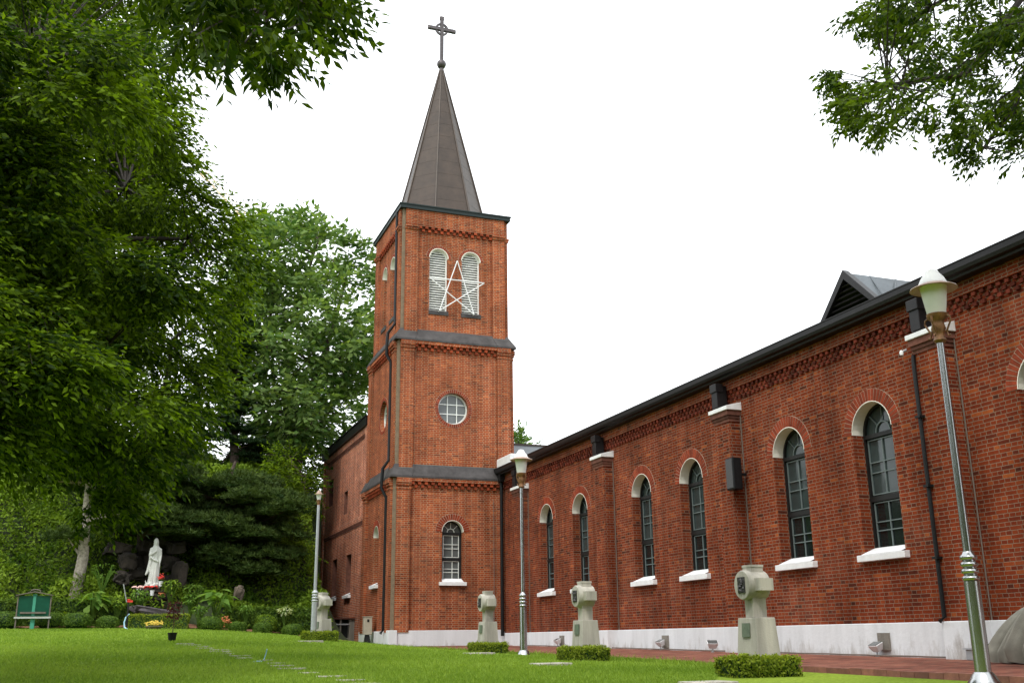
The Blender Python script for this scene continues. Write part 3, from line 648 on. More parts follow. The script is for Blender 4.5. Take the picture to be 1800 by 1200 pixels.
def louvre_window(F, o, dep):
    fr = MB(); strip(fr, F, outline(o, -.002), outline(o, -.05), -dep - .05, -dep + .03)
    wn = fr.build('louvre_window', MT['louver'], church)
    s = MB(); z = o['v0'] + .12; r = o['w'] / 2 - .05
    while z < o['vs'] + r - .05:
        hw = r if z < o['vs'] else math.sqrt(max(.0004, r * r - (z - o['vs']) ** 2))
        s.add([F(o['u'] - hw, z, -dep + .02), F(o['u'] + hw, z, -dep + .02), F(o['u'] + hw, z + .05, -dep - .06), F(o['u'] - hw, z + .05, -dep - .06),
               F(o['u'] - hw, z - .032, -dep + .012), F(o['u'] + hw, z - .032, -dep + .012), F(o['u'] + hw, z + .018, -dep - .068), F(o['u'] - hw, z + .018, -dep - .068)], [(0, 1, 2, 3), (4, 5, 6, 7), (0, 1, 5, 4)]); z += .098
    s.build('slat', MT['louver'], wn)
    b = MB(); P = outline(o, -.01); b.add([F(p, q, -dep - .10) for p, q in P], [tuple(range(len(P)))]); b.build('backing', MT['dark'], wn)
    s = MB(); A = arch_pts(o['u'], o['w'], o['vs'], 18, -.004)
    for (p, q), (p2, q2) in zip(A[:-1], A[1:]): s.quad(F(p, q, .01), F(p2, q2, .01), F(p2, q2, -dep + .03), F(p, q, -dep + .03))
    strip(s, F, arch_pts(o['u'], o['w'], o['vs'], 18, .02), A, 0, .01, False); s.build('arch_soffit', MT['soffit'], wn, smooth=True)
    s = MB(); s.fbox(F, o['u'] - o['w'] / 2 - .02, o['u'] + o['w'] / 2 + .02, o['v0'] - .1, o['v0'] + .06, -dep, .03); s.build('sill', MT['lead'], wn)
    voussoirs(F, o, wn, .13)
h = stages[2][0]; FF3 = Fr((0, CY - h, 0), (1, 0, 0), (0, -1, 0)); FL3 = Fr((CX - h, 0, 0), (0, 1, 0), (-1, 0, 0))
for o in tower_ops_front[2]: louvre_window(FF3, o, .18)
for o in tower_ops_left[2]: louvre_window(FL3, o, .24)
# eave and spire
mb = MB(); e = h + .16
mb.box(CX - e, CX + e, CY - e, CY + e, 16.08, 16.22); mb.box(CX - e - .03, CX + e + .03, CY - e - .03, CY + e + .03, 16.221, 16.27)
mb.frustum(16.271, 16.36, e, e, 1.6, 1.6, Matrix.Translation((CX, CY, 0)))
mb.build('tower_eave', MT['eave'], church)
sp_ = MB(); ZB, ZA, RB = 16.30, 23.95, 1.88
rows = 12; rot = R_(22.5)
for k in range(rows):
    za, zb = ZB + (ZA - ZB) * k / rows, ZB + (ZA - ZB) * (k + 1) / rows
    ra = RB * (1 - k / rows) + .008; rb = RB * (1 - (k + 1) / rows) + .004
    sp_.lathe([(max(.02, ra - .02), za), (ra, za), (max(.03, rb), zb)], (CX, CY, 0), 8, rot=rot)
spire = sp_.build('spire', MT['spire'], church)
rb_ = MB()
for k in range(8):
    a = rot + k * math.pi / 4
    rb_.tube([(CX + (RB + .02) * math.cos(a), CY + (RB + .02) * math.sin(a), ZB), (CX + .03 * math.cos(a), CY + .03 * math.sin(a), ZA)], [.04, .022], 6)
rb_.build('ridge_cap', MT['spire'], spire, smooth=True)
mb = MB(); mb.lathe([(.0, 23.62), (.11, 23.64), (.09, 23.8), (.15, 23.84)] + [(.205 * math.cos(R_(t)), 24.0 + .205 * math.sin(R_(t))) for t in range(-50, 91, 14)], (CX, CY, 0), 18); mb.build('ball_finial', MT['copper'], spire, smooth=True)
mb = MB(); tw = .07; zc = 25.72
mb.box(CX - tw, CX + tw, CY - tw, CY + tw, 24.15, 26.25); mb.box(CX - .52, CX - tw - .001, CY - tw, CY + tw, zc - tw, zc + tw); mb.box(CX + tw + .001, CX + .52, CY - tw, CY + tw, zc - tw, zc + tw)
ring_o = [(CX + .30 * math.cos(2 * math.pi * i / 28), zc + .30 * math.sin(2 * math.pi * i / 28)) for i in range(28)]; ring_i = [(CX + .215 * math.cos(2 * math.pi * i / 28), zc + .215 * math.sin(2 * math.pi * i / 28)) for i in range(28)]
FC = Fr((0, CY, 0), (1, 0, 0), (0, -1, 0)); strip(mb, FC, ring_o, ring_i, -.04, .04)
for c_ in ((CX - .54, zc), (CX + .54, zc), (CX, 26.27)):
    for dx_, dz_ in ((0, 0), (.055, .055), (-.055, .055), (.055, -.055), (-.055, -.055)):
        mb.lathe([(.075 * math.cos(R_(t)), .075 * math.sin(R_(t))) for t in range(-90, 91, 30)], (c_[0] + dx_ * .7, CY, c_[1] + dz_ * .7), 8)
mb.build('ringed_cross', MT['copper'], spire)
# downpipes of the tower
def pipe(pts, r, name='downpipe', mat=None):
    m_ = MB(); m_.tube(pts, r, 10); return m_.build(name, mat or MT['black'], church, smooth=True)
xl = [CX - s[0] - .13 for s in stages]; yd = CY - 1.62
pipe([(xl[2], yd, 16.1), (xl[2], yd, 11.55), (xl[1] - .13, yd, 11.15), (xl[1] - .16, yd, 10.75), (xl[1] - .16, yd, 10.3), (xl[1], yd - .05, 10.0), (xl[1], yd - .05, 6.32), (xl[0] - .13, yd, 6.0), (xl[0] - .17, yd, 5.3), (xl[0], yd - .08, 4.95), (xl[0], yd - .08, .35), (xl[0] - .1, yd - .08, .22)], .06)
pipe([(13.03, 35.80, 6.0), (13.03, 35.80, 5.7), (13.06, 35.78, 5.4), (13.06, 35.78, .1)], .06)
mb = MB(); mb.box(12.95, 13.2, 35.62, 35.86, 5.55, 6.03); mb.build('rainwater_box', MT['gutter'], church)
pipe([(12.8, 35.90, .3), (12.8, 35.90, 4.9)], .012, 'conduit', MT['wire'])
# --- annex behind the tower
XA = 9.22; FA = Fr((XA, 0, 0), (0, 1, 0), (-1, 0, 0)); AY0, AY1 = 40.9, 50.4
lo = [dict(k='rect', u=47.15, w=1.0, v0=1.85, vs=3.5), dict(k='rect', u=44.15, w=1.0, v0=1.85, vs=3.5)]
up = [dict(k='rect', u=48.6, w=.95, v0=6.05, vs=7.3), dict(k='rect', u=45.15, w=.75, v0=5.3, vs=6.3)]
mb = MB(); wall(mb, FA, AY0, AY1, -.3, 4.5, lo); wall(mb, FA, AY0, AY1, 4.5, 8.45, up)
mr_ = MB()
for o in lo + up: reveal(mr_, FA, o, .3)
mr_.build('annex_shade_reveal', MT['brick_dark'], church)  # shade of the window jambs put into a darker brick colour
mb.quad((XA, AY1, -.3), (XA + 5, AY1, -.3), (XA + 5, AY1, 8.45), (XA, AY1, 8.45)); mb.quad((XA, AY0, -.3), (XA + 5, AY0, -.3), (XA + 5, AY0, 8.45), (XA, AY0, 8.45)); mb.quad((XA + 5, AY0, -.3), (XA + 5, AY1, -.3), (XA + 5, AY1, 8.45), (XA + 5, AY0, 8.45))
for (a, b) in ((AY0, AY0 + .4), (AY1 - .45, AY1)):
    mb.fbox(FA, a, b, -.3, 8.44, -.05, .08)
mb.fbox(FA, AY0 + .41, AY1 - .46, 4.66, 4.85, -.05, .05); mb.fbox(FA, AY0 + .41, AY1 - .46, 8.2, 8.44, -.05, .06)
mb.build('annex_wall', MT['brick_annex'], church)
mb = MB(); dentils(mb, FA, AY0 + .45, AY1 - .5, 4.65, 2, .2, .11, .07, .02, (.045, .025)); dentils(mb, FA, AY0 + .45, AY1 - .5, 8.19, 2, .2, .11, .07, .02, (.045, .025)); mb.build('annex_dentil_course', MT['brick_dark'], church)
mb = MB(); mb.box(XA - .16, XA + 5.1, AY0 - .02, AY1 + .16, 8.46, 8.80); mb.box(XA - .2, XA + 5.1, AY0 - .03, AY1 + .2, 8.801, 8.85); mb.build('annex_fascia', MT['gutter'], church)
for o in lo: window(FA, o, church, .26, 'rect', True)
for o in up: window(FA, o, church, .26, 'rect', False)
settle(church)
for o in church.children: pass

# ------------------------------------------------------------------ things fixed to or beside the church
mb = MB(); yq = CY - 2.10 - .16
S = dict(t=(11.42, 14.13), l=(10.31, 13.32), r=(12.52, 13.33), bl=(10.71, 12.02), br=(12.10, 12.0))
for a, b in (('t', 'bl'), ('t', 'br'), ('l', 'r'), ('l', 'br'), ('r', 'bl')):
    mb.tube([(S[a][0], yq, S[a][1]), (S[b][0], yq - random.uniform(0, .03), S[b][1])], .021, 6)
for a in S: mb.tube([(S[a][0], yq, S[a][1]), (S[a][0], yq + .2, S[a][1])], .012, 5)
tag(mb.build('star_decoration', MT['whitepaint'], smooth=True), 'white five pointed star frame hanging over the belfry louvres', 'star decoration')
sp = empty('loudspeaker', (12.86, 19.93, 3.5), 'black loudspeaker mounted on the brick buttress between two nave windows', 'loudspeaker')
mb = MB(); mb.box(-.13, .1, -.16, .16, -.36, .36); mb.build('cabinet', MT['black'], sp, bevel=.02)
mb = MB(); mb.box(-.14, -.131, -.13, .13, -.32, .33); mb.build('grille', plain('speaker grille', (.05, .05, .055), .6, .2, 40), sp)
mb = MB(); mb.box(.1, .3, -.03, .03, -.03, .03); mb.build('bracket', MT['black'], sp)
cm = empty('security_lamp', (12.85, 14.12, 4.86), 'tiny white lamp fixed under the buttress cap behind the nearest lamp post', 'wall lamp')
mb = MB(); mb.tube([(0, 0, 0), (-.12, .05, -.06)], .03, 8); mb.build('arm', MT['galv'], cm)
mb = MB(); mb.lathe([(.0, -.09), (.05, -.08), (.06, 0), (.03, .06), (0, .07)], (-.14, .06, -.08), 12); mb.build('bulb', MT['lampglass'], cm, smooth=True); cm.scale = (.62, .62, .62)
def floodlight(y, label, x=12.98, rz=0):
    z = path_z(y); t = empty('floodlight', (x, y, z), label, 'floodlight', 'floodlights along the foot of the nave wall', rz)
    b = MB(); b.lathe([(.05, 0), (.05, .02), (.02, .03), (.02, .12)], (0, 0, 0), 10); b.build('foot', MT['galv'], t, smooth=True)
    b = MB(); M_ = Matrix.Translation((0, 0, .2)) @ Matrix.Rotation(R_(-25), 4, 'Y'); b.frustum(-.08, .09, .07, .1, .11, .16, M_); b.build('housing', MT['whitepaint'], t, bevel=.01); t.scale = (.78, .78, .78)
    b = MB(); b.box(-.1, .1, -.14, .14, .091, .10, M=M_); b.build('lens', MT['glasst'], t)
floodlight(24.0, 'white floodlight at the plinth right of the second monument from the tower')
floodlight(15.9, 'white floodlight at the plinth below the nave window nearest the covered heap')
floodlight(30.6, 'white floodlight at the plinth between the middle lamp post and a monument')
floodlight(20.9, 'small tilted floodlight half hidden behind the nearest monument', 12.6, 1.2)
t = empty('cable_box', (12.75, 13.3, path_z(13.3)), 'small grey metal box standing on the path beside the covered heap', 'box')
b = MB(); b.box(-.1, .1, -.11, .11, 0, .16); b.build('body', MT['galv'], t, bevel=.01); b = MB(); b.box(-.13, .13, -.13, .13, .161, .185); b.build('lid', MT['galv'], t)
mb = MB(); pts = []
for i in range(120):
    y = 13.6 + i * .17; pts.append((12.95 + .05 * math.sin(i * .9) + .04 * math.sin(i * .37), y, path_z(y) + .025))
mb.tube(pts, .014, 5); tag(mb.build('ground_cable', MT['wire'], smooth=True), 'thin cable lying along the foot of the white plinth', 'cable')
mb = MB(); mb.tube([(12.95, 13.7, path_z(13.7) + .02), (12.92, 13.3, -.25), (12.9, 12.9, .02), (12.85, 12.55, .16), (12.6, 12.2, .2)], .014, 6); tag(mb.build('black_cable', MT['black'], smooth=True), 'black cable looping up from the path to the covered heap', 'cable')
# covered heap
def tarp():
    nx, ny = 280, 90; V = []
    for j in range(ny):
        v = j / (ny - 1)
        for i in range(nx):
            u = i / (nx - 1); y = 12.05 - 3.4 * u
            H = .50 + .95 * sstep(-.1, .45, u) - .5 * sstep(.8, 1.05, u); H *= sstep(-.02, .035, u)
            if v < .55: a = v / .55; x = 11.75 + .65 * a ** 1.3; z = H * (1 - (1 - a) ** 1.35)
            elif v < .8: a = (v - .55) / .25; x = 12.4 + .3 * a; z = H * (1 + .04 * math.sin(math.pi * a))
            else: a = (v - .8) / .2; x = 12.7 + .38 * a; z = H * (1 - a ** 1.6)
            a = min(1, v / .55)
            ph = u * 92 - a * 9 + 1.3 * noise.noise(Vector((u * 4, v * 2.5, 4)))
            f = (math.sin(ph) + .35 * math.sin(2 * ph + .8) + .3 * math.sin(ph * .47 + 1)) * min(1, .4 + u * 9); k = (1 - a) ** .45 * (.25 + .75 * min(1, a * 6 + .3)) if v < .55 else 0
            V.append((x - .17 * k * f - .015 * noise.noise(Vector((u * 20, v * 12, 0))), y + .07 * f * k, path_z(y) + .014 + max(0, z + .05 * f * k * H)))
    q = np.array([(j * nx + i, j * nx + i + 1, (j + 1) * nx + i + 1, (j + 1) * nx + i) for j in range(ny - 1) for i in range(nx - 1)])
    o = npmesh('covered_heap', np.array(V), q, np.full(len(q), .5), MT['tarp'], smooth=True)
    tag(o, 'grey canvas cover draped in folds over a heap on the brick path', 'covered heap')
tarp()
# utility box and light well
p = atX(645, 1130, 8.75); zc = lawn_z(8.7, p.y)
t = empty('utility_box', (8.75, p.y, zc), 'beige steel meter box on a dark post beside the tower plinth', 'utility box')
b = MB(); b.frustum(-.05, .42, .13, .13, .06, .06); b.build('post', MT['frame'], t)
b = MB(); b.box(-.15, .15, -.12, .12, .36, .98); b.build('cabinet', MT['box'], t, bevel=.012); b = MB(); b.box(-.17, .17, -.14, .14, .981, 1.0); b.build('lid', MT['box'], t); b = MB(); b.box(-.04, .04, -.125, -.121, .8, .9); b.build('lock', MT['frame'], t)
y0 = 42.6; zg = lawn_z(8.7, y0) - .02
t = empty('light_well', (8.72, y0, zg), 'grey concrete basement light well with dark openings against the annex wall', 'light well')
b = MB(); b.box(.28, .49, 0, 1.2, -.4, .84); b.box(-.52, -.44, 0, 1.2, -.4, .84); b.box(-.10, -.04, 0, 1.2, .12, .84); b.box(-.439, .279, 0, 1.2, -.4, .119)
b.build('wall', MT['conc'], t); b = MB(); b.box(-.58, .49, -.06, 1.25, .841, .90); b.build('slab', MT['brick_dark'], t)
b = MB(); b.box(-.50, .28, -.03, -.005, .62, .67); b.build('rail', MT['galv'], t); b = MB(); b.box(-.439, .279, .3, .32, .12, .84); b.build('opening', MT['dark'], t)

# ------------------------------------------------------------------ lamp posts
def lamp(x, y, label, metal, scale=1.0, lean=0, head=1.0):
    z = lawn_z(x, y); t = empty('lamp_post', (x, y, z), label, 'lamp post', 'lamp posts on the lawn', 0)
    H_ = Matrix.Translation((0, 0, 3.84)) @ Matrix.Diagonal((head, head, head, 1)) @ Matrix.Translation((0, 0, -3.84)); t.scale = (scale,) * 3; t.rotation_euler = (0, R_(lean), 0)
    b = MB(); b.lathe([(.17, -.1), (.17, .02), (.14, .06), (.12, .1), (.095, .13)], n=24); b.build('base', metal, t, smooth=True)
    b = MB(); b.lathe([(.086, .1), (.082, 1.08)], n=24); b.build('lower_pole', metal, t, smooth=True)
    b = MB(); pr = []
    for k in range(4):
        zz = 1.08 + k * .075; pr += [(.068, zz), (.088, zz + .012), (.094, zz + .03), (.088, zz + .048), (.068, zz + .06)]
    b.lathe(pr + [(.05, 1.40)], n=24); b.build('ring_collar', metal, t, smooth=True)
    b = MB(); b.lathe([(.047, 1.38), (.041, 3.84)], n=20); b.build('upper_pole', metal, t, smooth=True)
    b = MB(); b.lathe([(.05, 3.80), (.075, 3.83), (.055, 3.88), (.06, 3.92), (.085, 3.97), (.07, 4.03), (.075, 4.07), (.115, 4.11), (.12, 4.15)], n=20)
    for k in range(4):
        a = k * math.pi / 2 + .4; c_, s_ = math.cos(a), math.sin(a)
        b.tube([(c_ * q, s_ * q, zz) for q, zz in ((.10, 4.12), (.15, 4.10), (.155, 4.05), (.12, 3.98), (.09, 3.92), (.11, 3.87), (.135, 3.88))], .012, 6)
    b.build('bracket', MT['lampbronze'], t, smooth=True, local=H_)
    b = MB(); b.lathe([(.10, 4.14), (.105, 4.15), (.155, 4.50)], n=24); b.build('shade', MT['lampglass'], t, smooth=True, local=H_)
    b = MB(); b.lathe([(.14, 4.49), (.26, 4.455), (.27, 4.46), (.265, 4.47), (.17, 4.515)], n=28); b.build('brim', MT['brim'], t, smooth=True, local=H_)
    b = MB(); b.lathe([(.17, 4.51), (.165, 4.53), (.13, 4.60), (.085, 4.66), (.075, 4.69), (.045, 4.71), (.0, 4.72)], n=24); b.build('cap', MT['whitepaint'] if head == 1 else MT['brim'], t, smooth=True, local=H_)
    return t
lamp(8.52, 8.82, 'tallest looking stainless steel lamp post standing at the path edge beside the covered heap', MT['chrome'], .965)
lamp(8.52, 22.0, 'stainless steel lamp post standing at the path edge in front of the tower corner', MT['chrome'], .965)
pv = at(551, 1110, 28.2)
lp = lamp(pv.x, 28.2, 'dull grey lamp post standing behind the trimmed hedge of the monument left of the tower', MT['galv'], .92, 0, .5)

# ------------------------------------------------------------------ monuments, hedges and kneeling slabs
def leaves(P, D, Nn, L, Wd, fold=.15):
    n = len(P); D = D / np.linalg.norm(D, axis=1, keepdims=True)
    S_ = np.cross(D, Nn); S_ /= np.linalg.norm(S_, axis=1, keepdims=True) + 1e-9; U = np.cross(S_, D)
    L = np.broadcast_to(L, (n,))[:, None]; W_ = np.broadcast_to(Wd, (n,))[:, None]
    V = np.empty((n, 4, 3)); V[:, 0] = P; V[:, 1] = P + D * L * .45 + S_ * W_ * .5 + U * L * fold * .4; V[:, 2] = P + D * L - U * L * fold * .3; V[:, 3] = P + D * L * .45 - S_ * W_ * .5 + U * L * fold * .4
    return V
def rand_dir(n): 
    d = rng.normal(0, 1, (n, 3)); return d / np.linalg.norm(d, axis=1, keepdims=True)
def leafmesh(name, Vs, tint, mat, parent=None):
    V = np.concatenate(Vs).reshape(-1, 3); n = len(V) // 4
    return npmesh(name, V, np.arange(4 * n).reshape(n, 4), np.concatenate(tint), mat, parent)
def shell_leaves(fn, n, L, Wd, spread=.8):
    """fn(n) -> points, normals"""
    P, Nn = fn(n); D = rand_dir(n); D -= Nn * (D * Nn).sum(1, keepdims=True) * .75; D += Nn * .18
    nn = Nn + rand_dir(n) * .55
    return leaves(P - Nn * L * .15, D, nn, rng.uniform(.7, 1.3, n) * L, rng.uniform(.8, 1.2, n) * Wd)
def box_hedge(name, cx, cy, z, lx, ly, hz, rz, label, group, n, L, mat, jig=.03, parentkind='hedge', top=None):
    t = empty(name, (cx, cy, z), label, parentkind, group, rz)
    def fn(n):
        P = np.empty((n, 3)); N_ = np.zeros((n, 3)); f = rng.random(n); A = [lx * hz, lx * hz, ly * hz, ly * hz, lx * ly]; c = np.cumsum(A) / sum(A); k = np.searchsorted(c, f)
        u, v = rng.uniform(-.5, .5, n), rng.uniform(-.5, .5, n)
        for i in range(5):
            s = k == i
            if i < 2: P[s] = np.c_[u[s] * lx, np.full(s.sum(), (-.5, .5)[i] * ly), (v[s] + .5) * hz]; N_[s, 1] = (-1, 1)[i]
            elif i < 4: P[s] = np.c_[np.full(s.sum(), (-.5, .5)[i - 2] * lx), u[s] * ly, (v[s] + .5) * hz]; N_[s, 0] = (-1, 1)[i - 2]
            else: P[s] = np.c_[u[s] * lx, v[s] * ly, np.full(s.sum(), hz)]; N_[s, 2] = 1
        b = np.array([noise.noise(Vector((p[0] * 4 + cx, p[1] * 4 + cy, p[2] * 4))) for p in P])
        P += N_ * (b[:, None] * jig * 2 + rng.normal(0, jig * .5, (n, 1))); return P, N_
    V = shell_leaves(fn, n, L, L * .5)
    tt = np.clip(rng.normal(.45, .25, n) + (V[:, 0, 2] > hz * .88) * .25, 0, 1)   # light from above put into the tint of the clipped top
    leafmesh('foliage', [V], [tt], mat, t)
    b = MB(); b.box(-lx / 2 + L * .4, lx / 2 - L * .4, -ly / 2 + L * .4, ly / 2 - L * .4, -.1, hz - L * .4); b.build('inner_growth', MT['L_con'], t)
    return t
def ball_shrub(p, rx, rz_, label, group, n=1500, L=.06, mat=None):
    t = empty('clipped_shrub', p, label, 'shrub', group)
    def fn(n):
        d = rand_dir(n); d[:, 2] = np.abs(d[:, 2]) * 1.0 - .28; d /= np.linalg.norm(d, axis=1, keepdims=True)
        b = np.array([noise.noise(Vector((q[0] * 2.2 + p[0] * 3, q[1] * 2.2, q[2] * 2.2))) for q in d])
        e = np.sign(d) * np.abs(d) ** .8
        P = e * np.array([rx, rx, rz_]) * (1 + .10 * b[:, None]) + np.array([0, 0, rz_ * .62]); return P, d
    V = shell_leaves(fn, n, L, L * .42); tt = np.clip(rng.normal(.4, .25, n), 0, 1)
    leafmesh('foliage', [V], [tt], mat or MT['L_ball'], t)
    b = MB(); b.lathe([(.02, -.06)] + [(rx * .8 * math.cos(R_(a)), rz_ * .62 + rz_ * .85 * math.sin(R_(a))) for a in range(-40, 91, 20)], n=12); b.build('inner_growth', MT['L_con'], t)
    return t
def monument(x, y, rz, label):
    z = lawn_z(x, y) - (.13 if rz == 0 else .27); t = empty('stone_monument', (x, y, z), label, 'monument', 'stations of the cross monuments', rz)
    # local: -X is the front face
    b = MB(); b.frustum(-.05, .84, .20, .27, .15, .215); b.build('pedestal', MT['stone'], t, bevel=.008)
    b = MB(); b.box(-.10, .11, -.10, .10, .841, 1.2); b.build('neck', MT['stone'], t, bevel=.006)
    b = MB(); M_ = Matrix.Translation((0, 0, 1.265)) @ Matrix.Rotation(R_(-90), 4, 'Y')
    b.lathe([(.0, -.14), (.19, -.14), (.195, -.13), (.195, .175), (.185, .19), (.17, .192), (0, .192)], n=36, M=M_)
    b.box(-.105, .105, -.305, .305, 1.185, 1.345); b.box(-.095, .095, -.10, .10, 1.2, 1.525)
    b.box(-.1, .1, -.108, .108, 1.5, 1.532)
    b.build('ring_cross_head', MT['stone'], t, smooth=True)
    b = MB(); b.box(-.205, -.193, -.085, .085, 1.16, 1.37)
    for k in range(9): b.lathe([(0, -.012), (.022, 0), (.012, .02), (0, .03)], (-.208, random.uniform(-.06, .06), random.uniform(1.18, 1.33)), 7)
    b.build('relief_plaque', MT['bronze'], t)
    sl = (.20 - .15) / .99
    M2 = Matrix.Translation((-.1655 - .006, 0, .68)) @ Matrix.Rotation(math.atan(sl), 4, 'Y')
    b = MB(); b.box(-.008, .004, -.09, .09, -.09, .09, M=M2); b.build('inscription_plate', MT['plate'], t)
    M3 = Matrix.Translation((-.190, 0, .31)) @ Matrix.Rotation(math.atan(sl), 4, 'Y')
    b = MB(); b.box(-.008, .004, -.05, .05, -.07, .07, M=M3); b.build('number_plate', MT['bronze'], t)
    # water stain with its own shape on the side facing the camera
    return t
MON = [(8.13, 12.32, 0, 'nearest stone ring-cross monument, below the loudspeaker'), (8.15, 17.9, 0, 'stone ring-cross monument with green streaks, midway along the nave'),
       (8.18, 23.4, 0, 'stone ring-cross monument in front of the tower corner by the middle lamp post'), (5.36, 28.9, R_(24), 'stone ring-cross monument left of the tower beside the grey lamp post')]
for i, (x, y, rz, lab) in enumerate(MON): monument(x, y, rz, lab)
HL = ['thick trimmed hedge in front of the nearest monument', 'trimmed hedge in front of the green-streaked monument', 'trimmed hedge in front of the monument at the tower corner', 'trimmed hedge in front of the monument left of the tower']
for (x, y, rz, _), lab, px, pw in zip(MON, HL, (1333, 1025, 857, 562), (144, 91, 71, 69)):
    y2 = y - .62; g = atG(px, y2)
    wid = pw / 1818 * (0.3403 * g.x + .8989 * g.y) * 1.0
    box_hedge('low_hedge', g.x, g.y, g.z - .03, wid * .86, .56, .25, R_(-8), lab, 'trimmed hedges of the monuments', 5200, .045, MT['L_hedge'])
for px, Y, lab in ((1245, 10.6, 'pale flat slab in the grass before the nearest hedge'), (968, 15.4, 'pale flat slab in the grass by the hedge midway along the nave'), (842, 20.7, 'pale flat slab in the grass near the middle lamp post'), (545, 26.4, 'pale flat slab in the grass before the hedge left of the tower')):
    g = atG(px, Y); b = MB(); b.box(-.28, .28, -.2, .2, -.06, .045); o = b.build('kneeling_slab', MT['flat'], bevel=.015); o.location = g; o.rotation_euler = (0, 0, .1); tag(o, lab, 'slab', 'kneeling slabs before the monuments')

# ------------------------------------------------------------------ trees
def in_poly(P, poly):
    x, y = P; c = False; n = len(poly)
    for i in range(n):
        (x1, y1), (x2, y2) = poly[i], poly[i - 1]
        if (y1 > y) != (y2 > y) and x < (x2 - x1) * (y - y1) / (y2 - y1) + x1: c = not c
    return c
def spray_crown(C_, Rr, origin, twigs, tl, lpt, L, Wd, droop=.35, tintbase=None, up=.45):
    """leafy twigs in flattened clumps; returns leaf verts, tints, twig lines"""
    Vs, T, W_ = [], [], []
    for ci, (c, r) in enumerate(zip(C_, Rr)):
        n = twigs; d = rand_dir(n); rad = rng.random(n) ** .45
        S0 = np.array(c) + d * rad[:, None] * np.array(r)
        out_ = S0 - np.array(origin); out_[:, 2] *= .3; out_ /= np.linalg.norm(out_, axis=1, keepdims=True) + 1e-6
        TD = out_ * .7 + d * .8 + rand_dir(n) * .35; TD[:, 2] -= droop; TD /= np.linalg.norm(TD, axis=1, keepdims=True)
        side = np.cross(TD, [0, 0, 1.]) ; side /= np.linalg.norm(side, axis=1, keepdims=True) + 1e-6
        ln = rng.uniform(.6, 1.3, n) * tl; cb = rng.uniform(-.30, .30) if tintbase is None else tintbase
        for k in range(lpt):
            f = (k + .6) / lpt; s = 1 if k % 2 else -1
            P = S0 + TD * (ln * f)[:, None] + np.c_[np.zeros(n), np.zeros(n), -droop * .25 * ln * f * f]
            D = TD * .75 + side * s * .75 + rand_dir(n) * .3; D[:, 2] -= droop * .5
            N_ = np.c_[np.zeros(n), np.zeros(n), np.ones(n)] * up + rand_dir(n) * .8 + np.array([0, -.25, 0])
            Vs.append(leaves(P, D, N_, rng.uniform(.7, 1.25, n) * L, rng.uniform(.8, 1.2, n) * Wd)); T.append(np.clip(rng.random(n) ** 1.9 + cb * .8, 0, 1))
        W_.append((S0, S0 + TD * ln[:, None]))
    return Vs, T, W_
def limb(mb, a, b, r0, r1, sag=.3, n=7, seg=7):
    a, b = Vector(a), Vector(b); m_ = a.lerp(b, .5) + Vector((random.uniform(-.2, .2), random.uniform(-.2, .2), sag)) * (b - a).length * .3
    pts = []
    for i in range(seg + 1):
        t = i / seg; pts.append(a * (1 - t) ** 2 + m_ * 2 * t * (1 - t) + b * t * t)
    mb.tube(pts, [r0 + (r1 - r0) * i / seg for i in range(seg + 1)], n); return pts
def clumps_poly(poly, n, Y0, Y1, rr, holes=()):
    xs_ = [p[0] for p in poly]; ys_ = [p[1] for p in poly]; C_, Rr = [], []
    while len(C_) < n:
        p = (random.uniform(min(xs_), max(xs_)), random.uniform(min(ys_), max(ys_)))
        if not in_poly(p, poly) or any((p[0] - hx_) ** 2 / a ** 2 + (p[1] - hy_) ** 2 / b ** 2 < 1 for hx_, hy_, a, b in holes): continue
        Y = random.uniform(Y0, Y1); C_.append(at(p[0], p[1], Y)); s = random.uniform(.7, 1.3); Rr.append(tuple(s * q for q in rr))
    return C_, Rr
def twig_tubes(mb, W_, every, r=.006):
    for a, b in W_:
        for i in range(0, len(a), every): mb.tube([a[i], (a[i] + b[i]) / 2, b[i]], [r, r * .7, r * .4], 3)

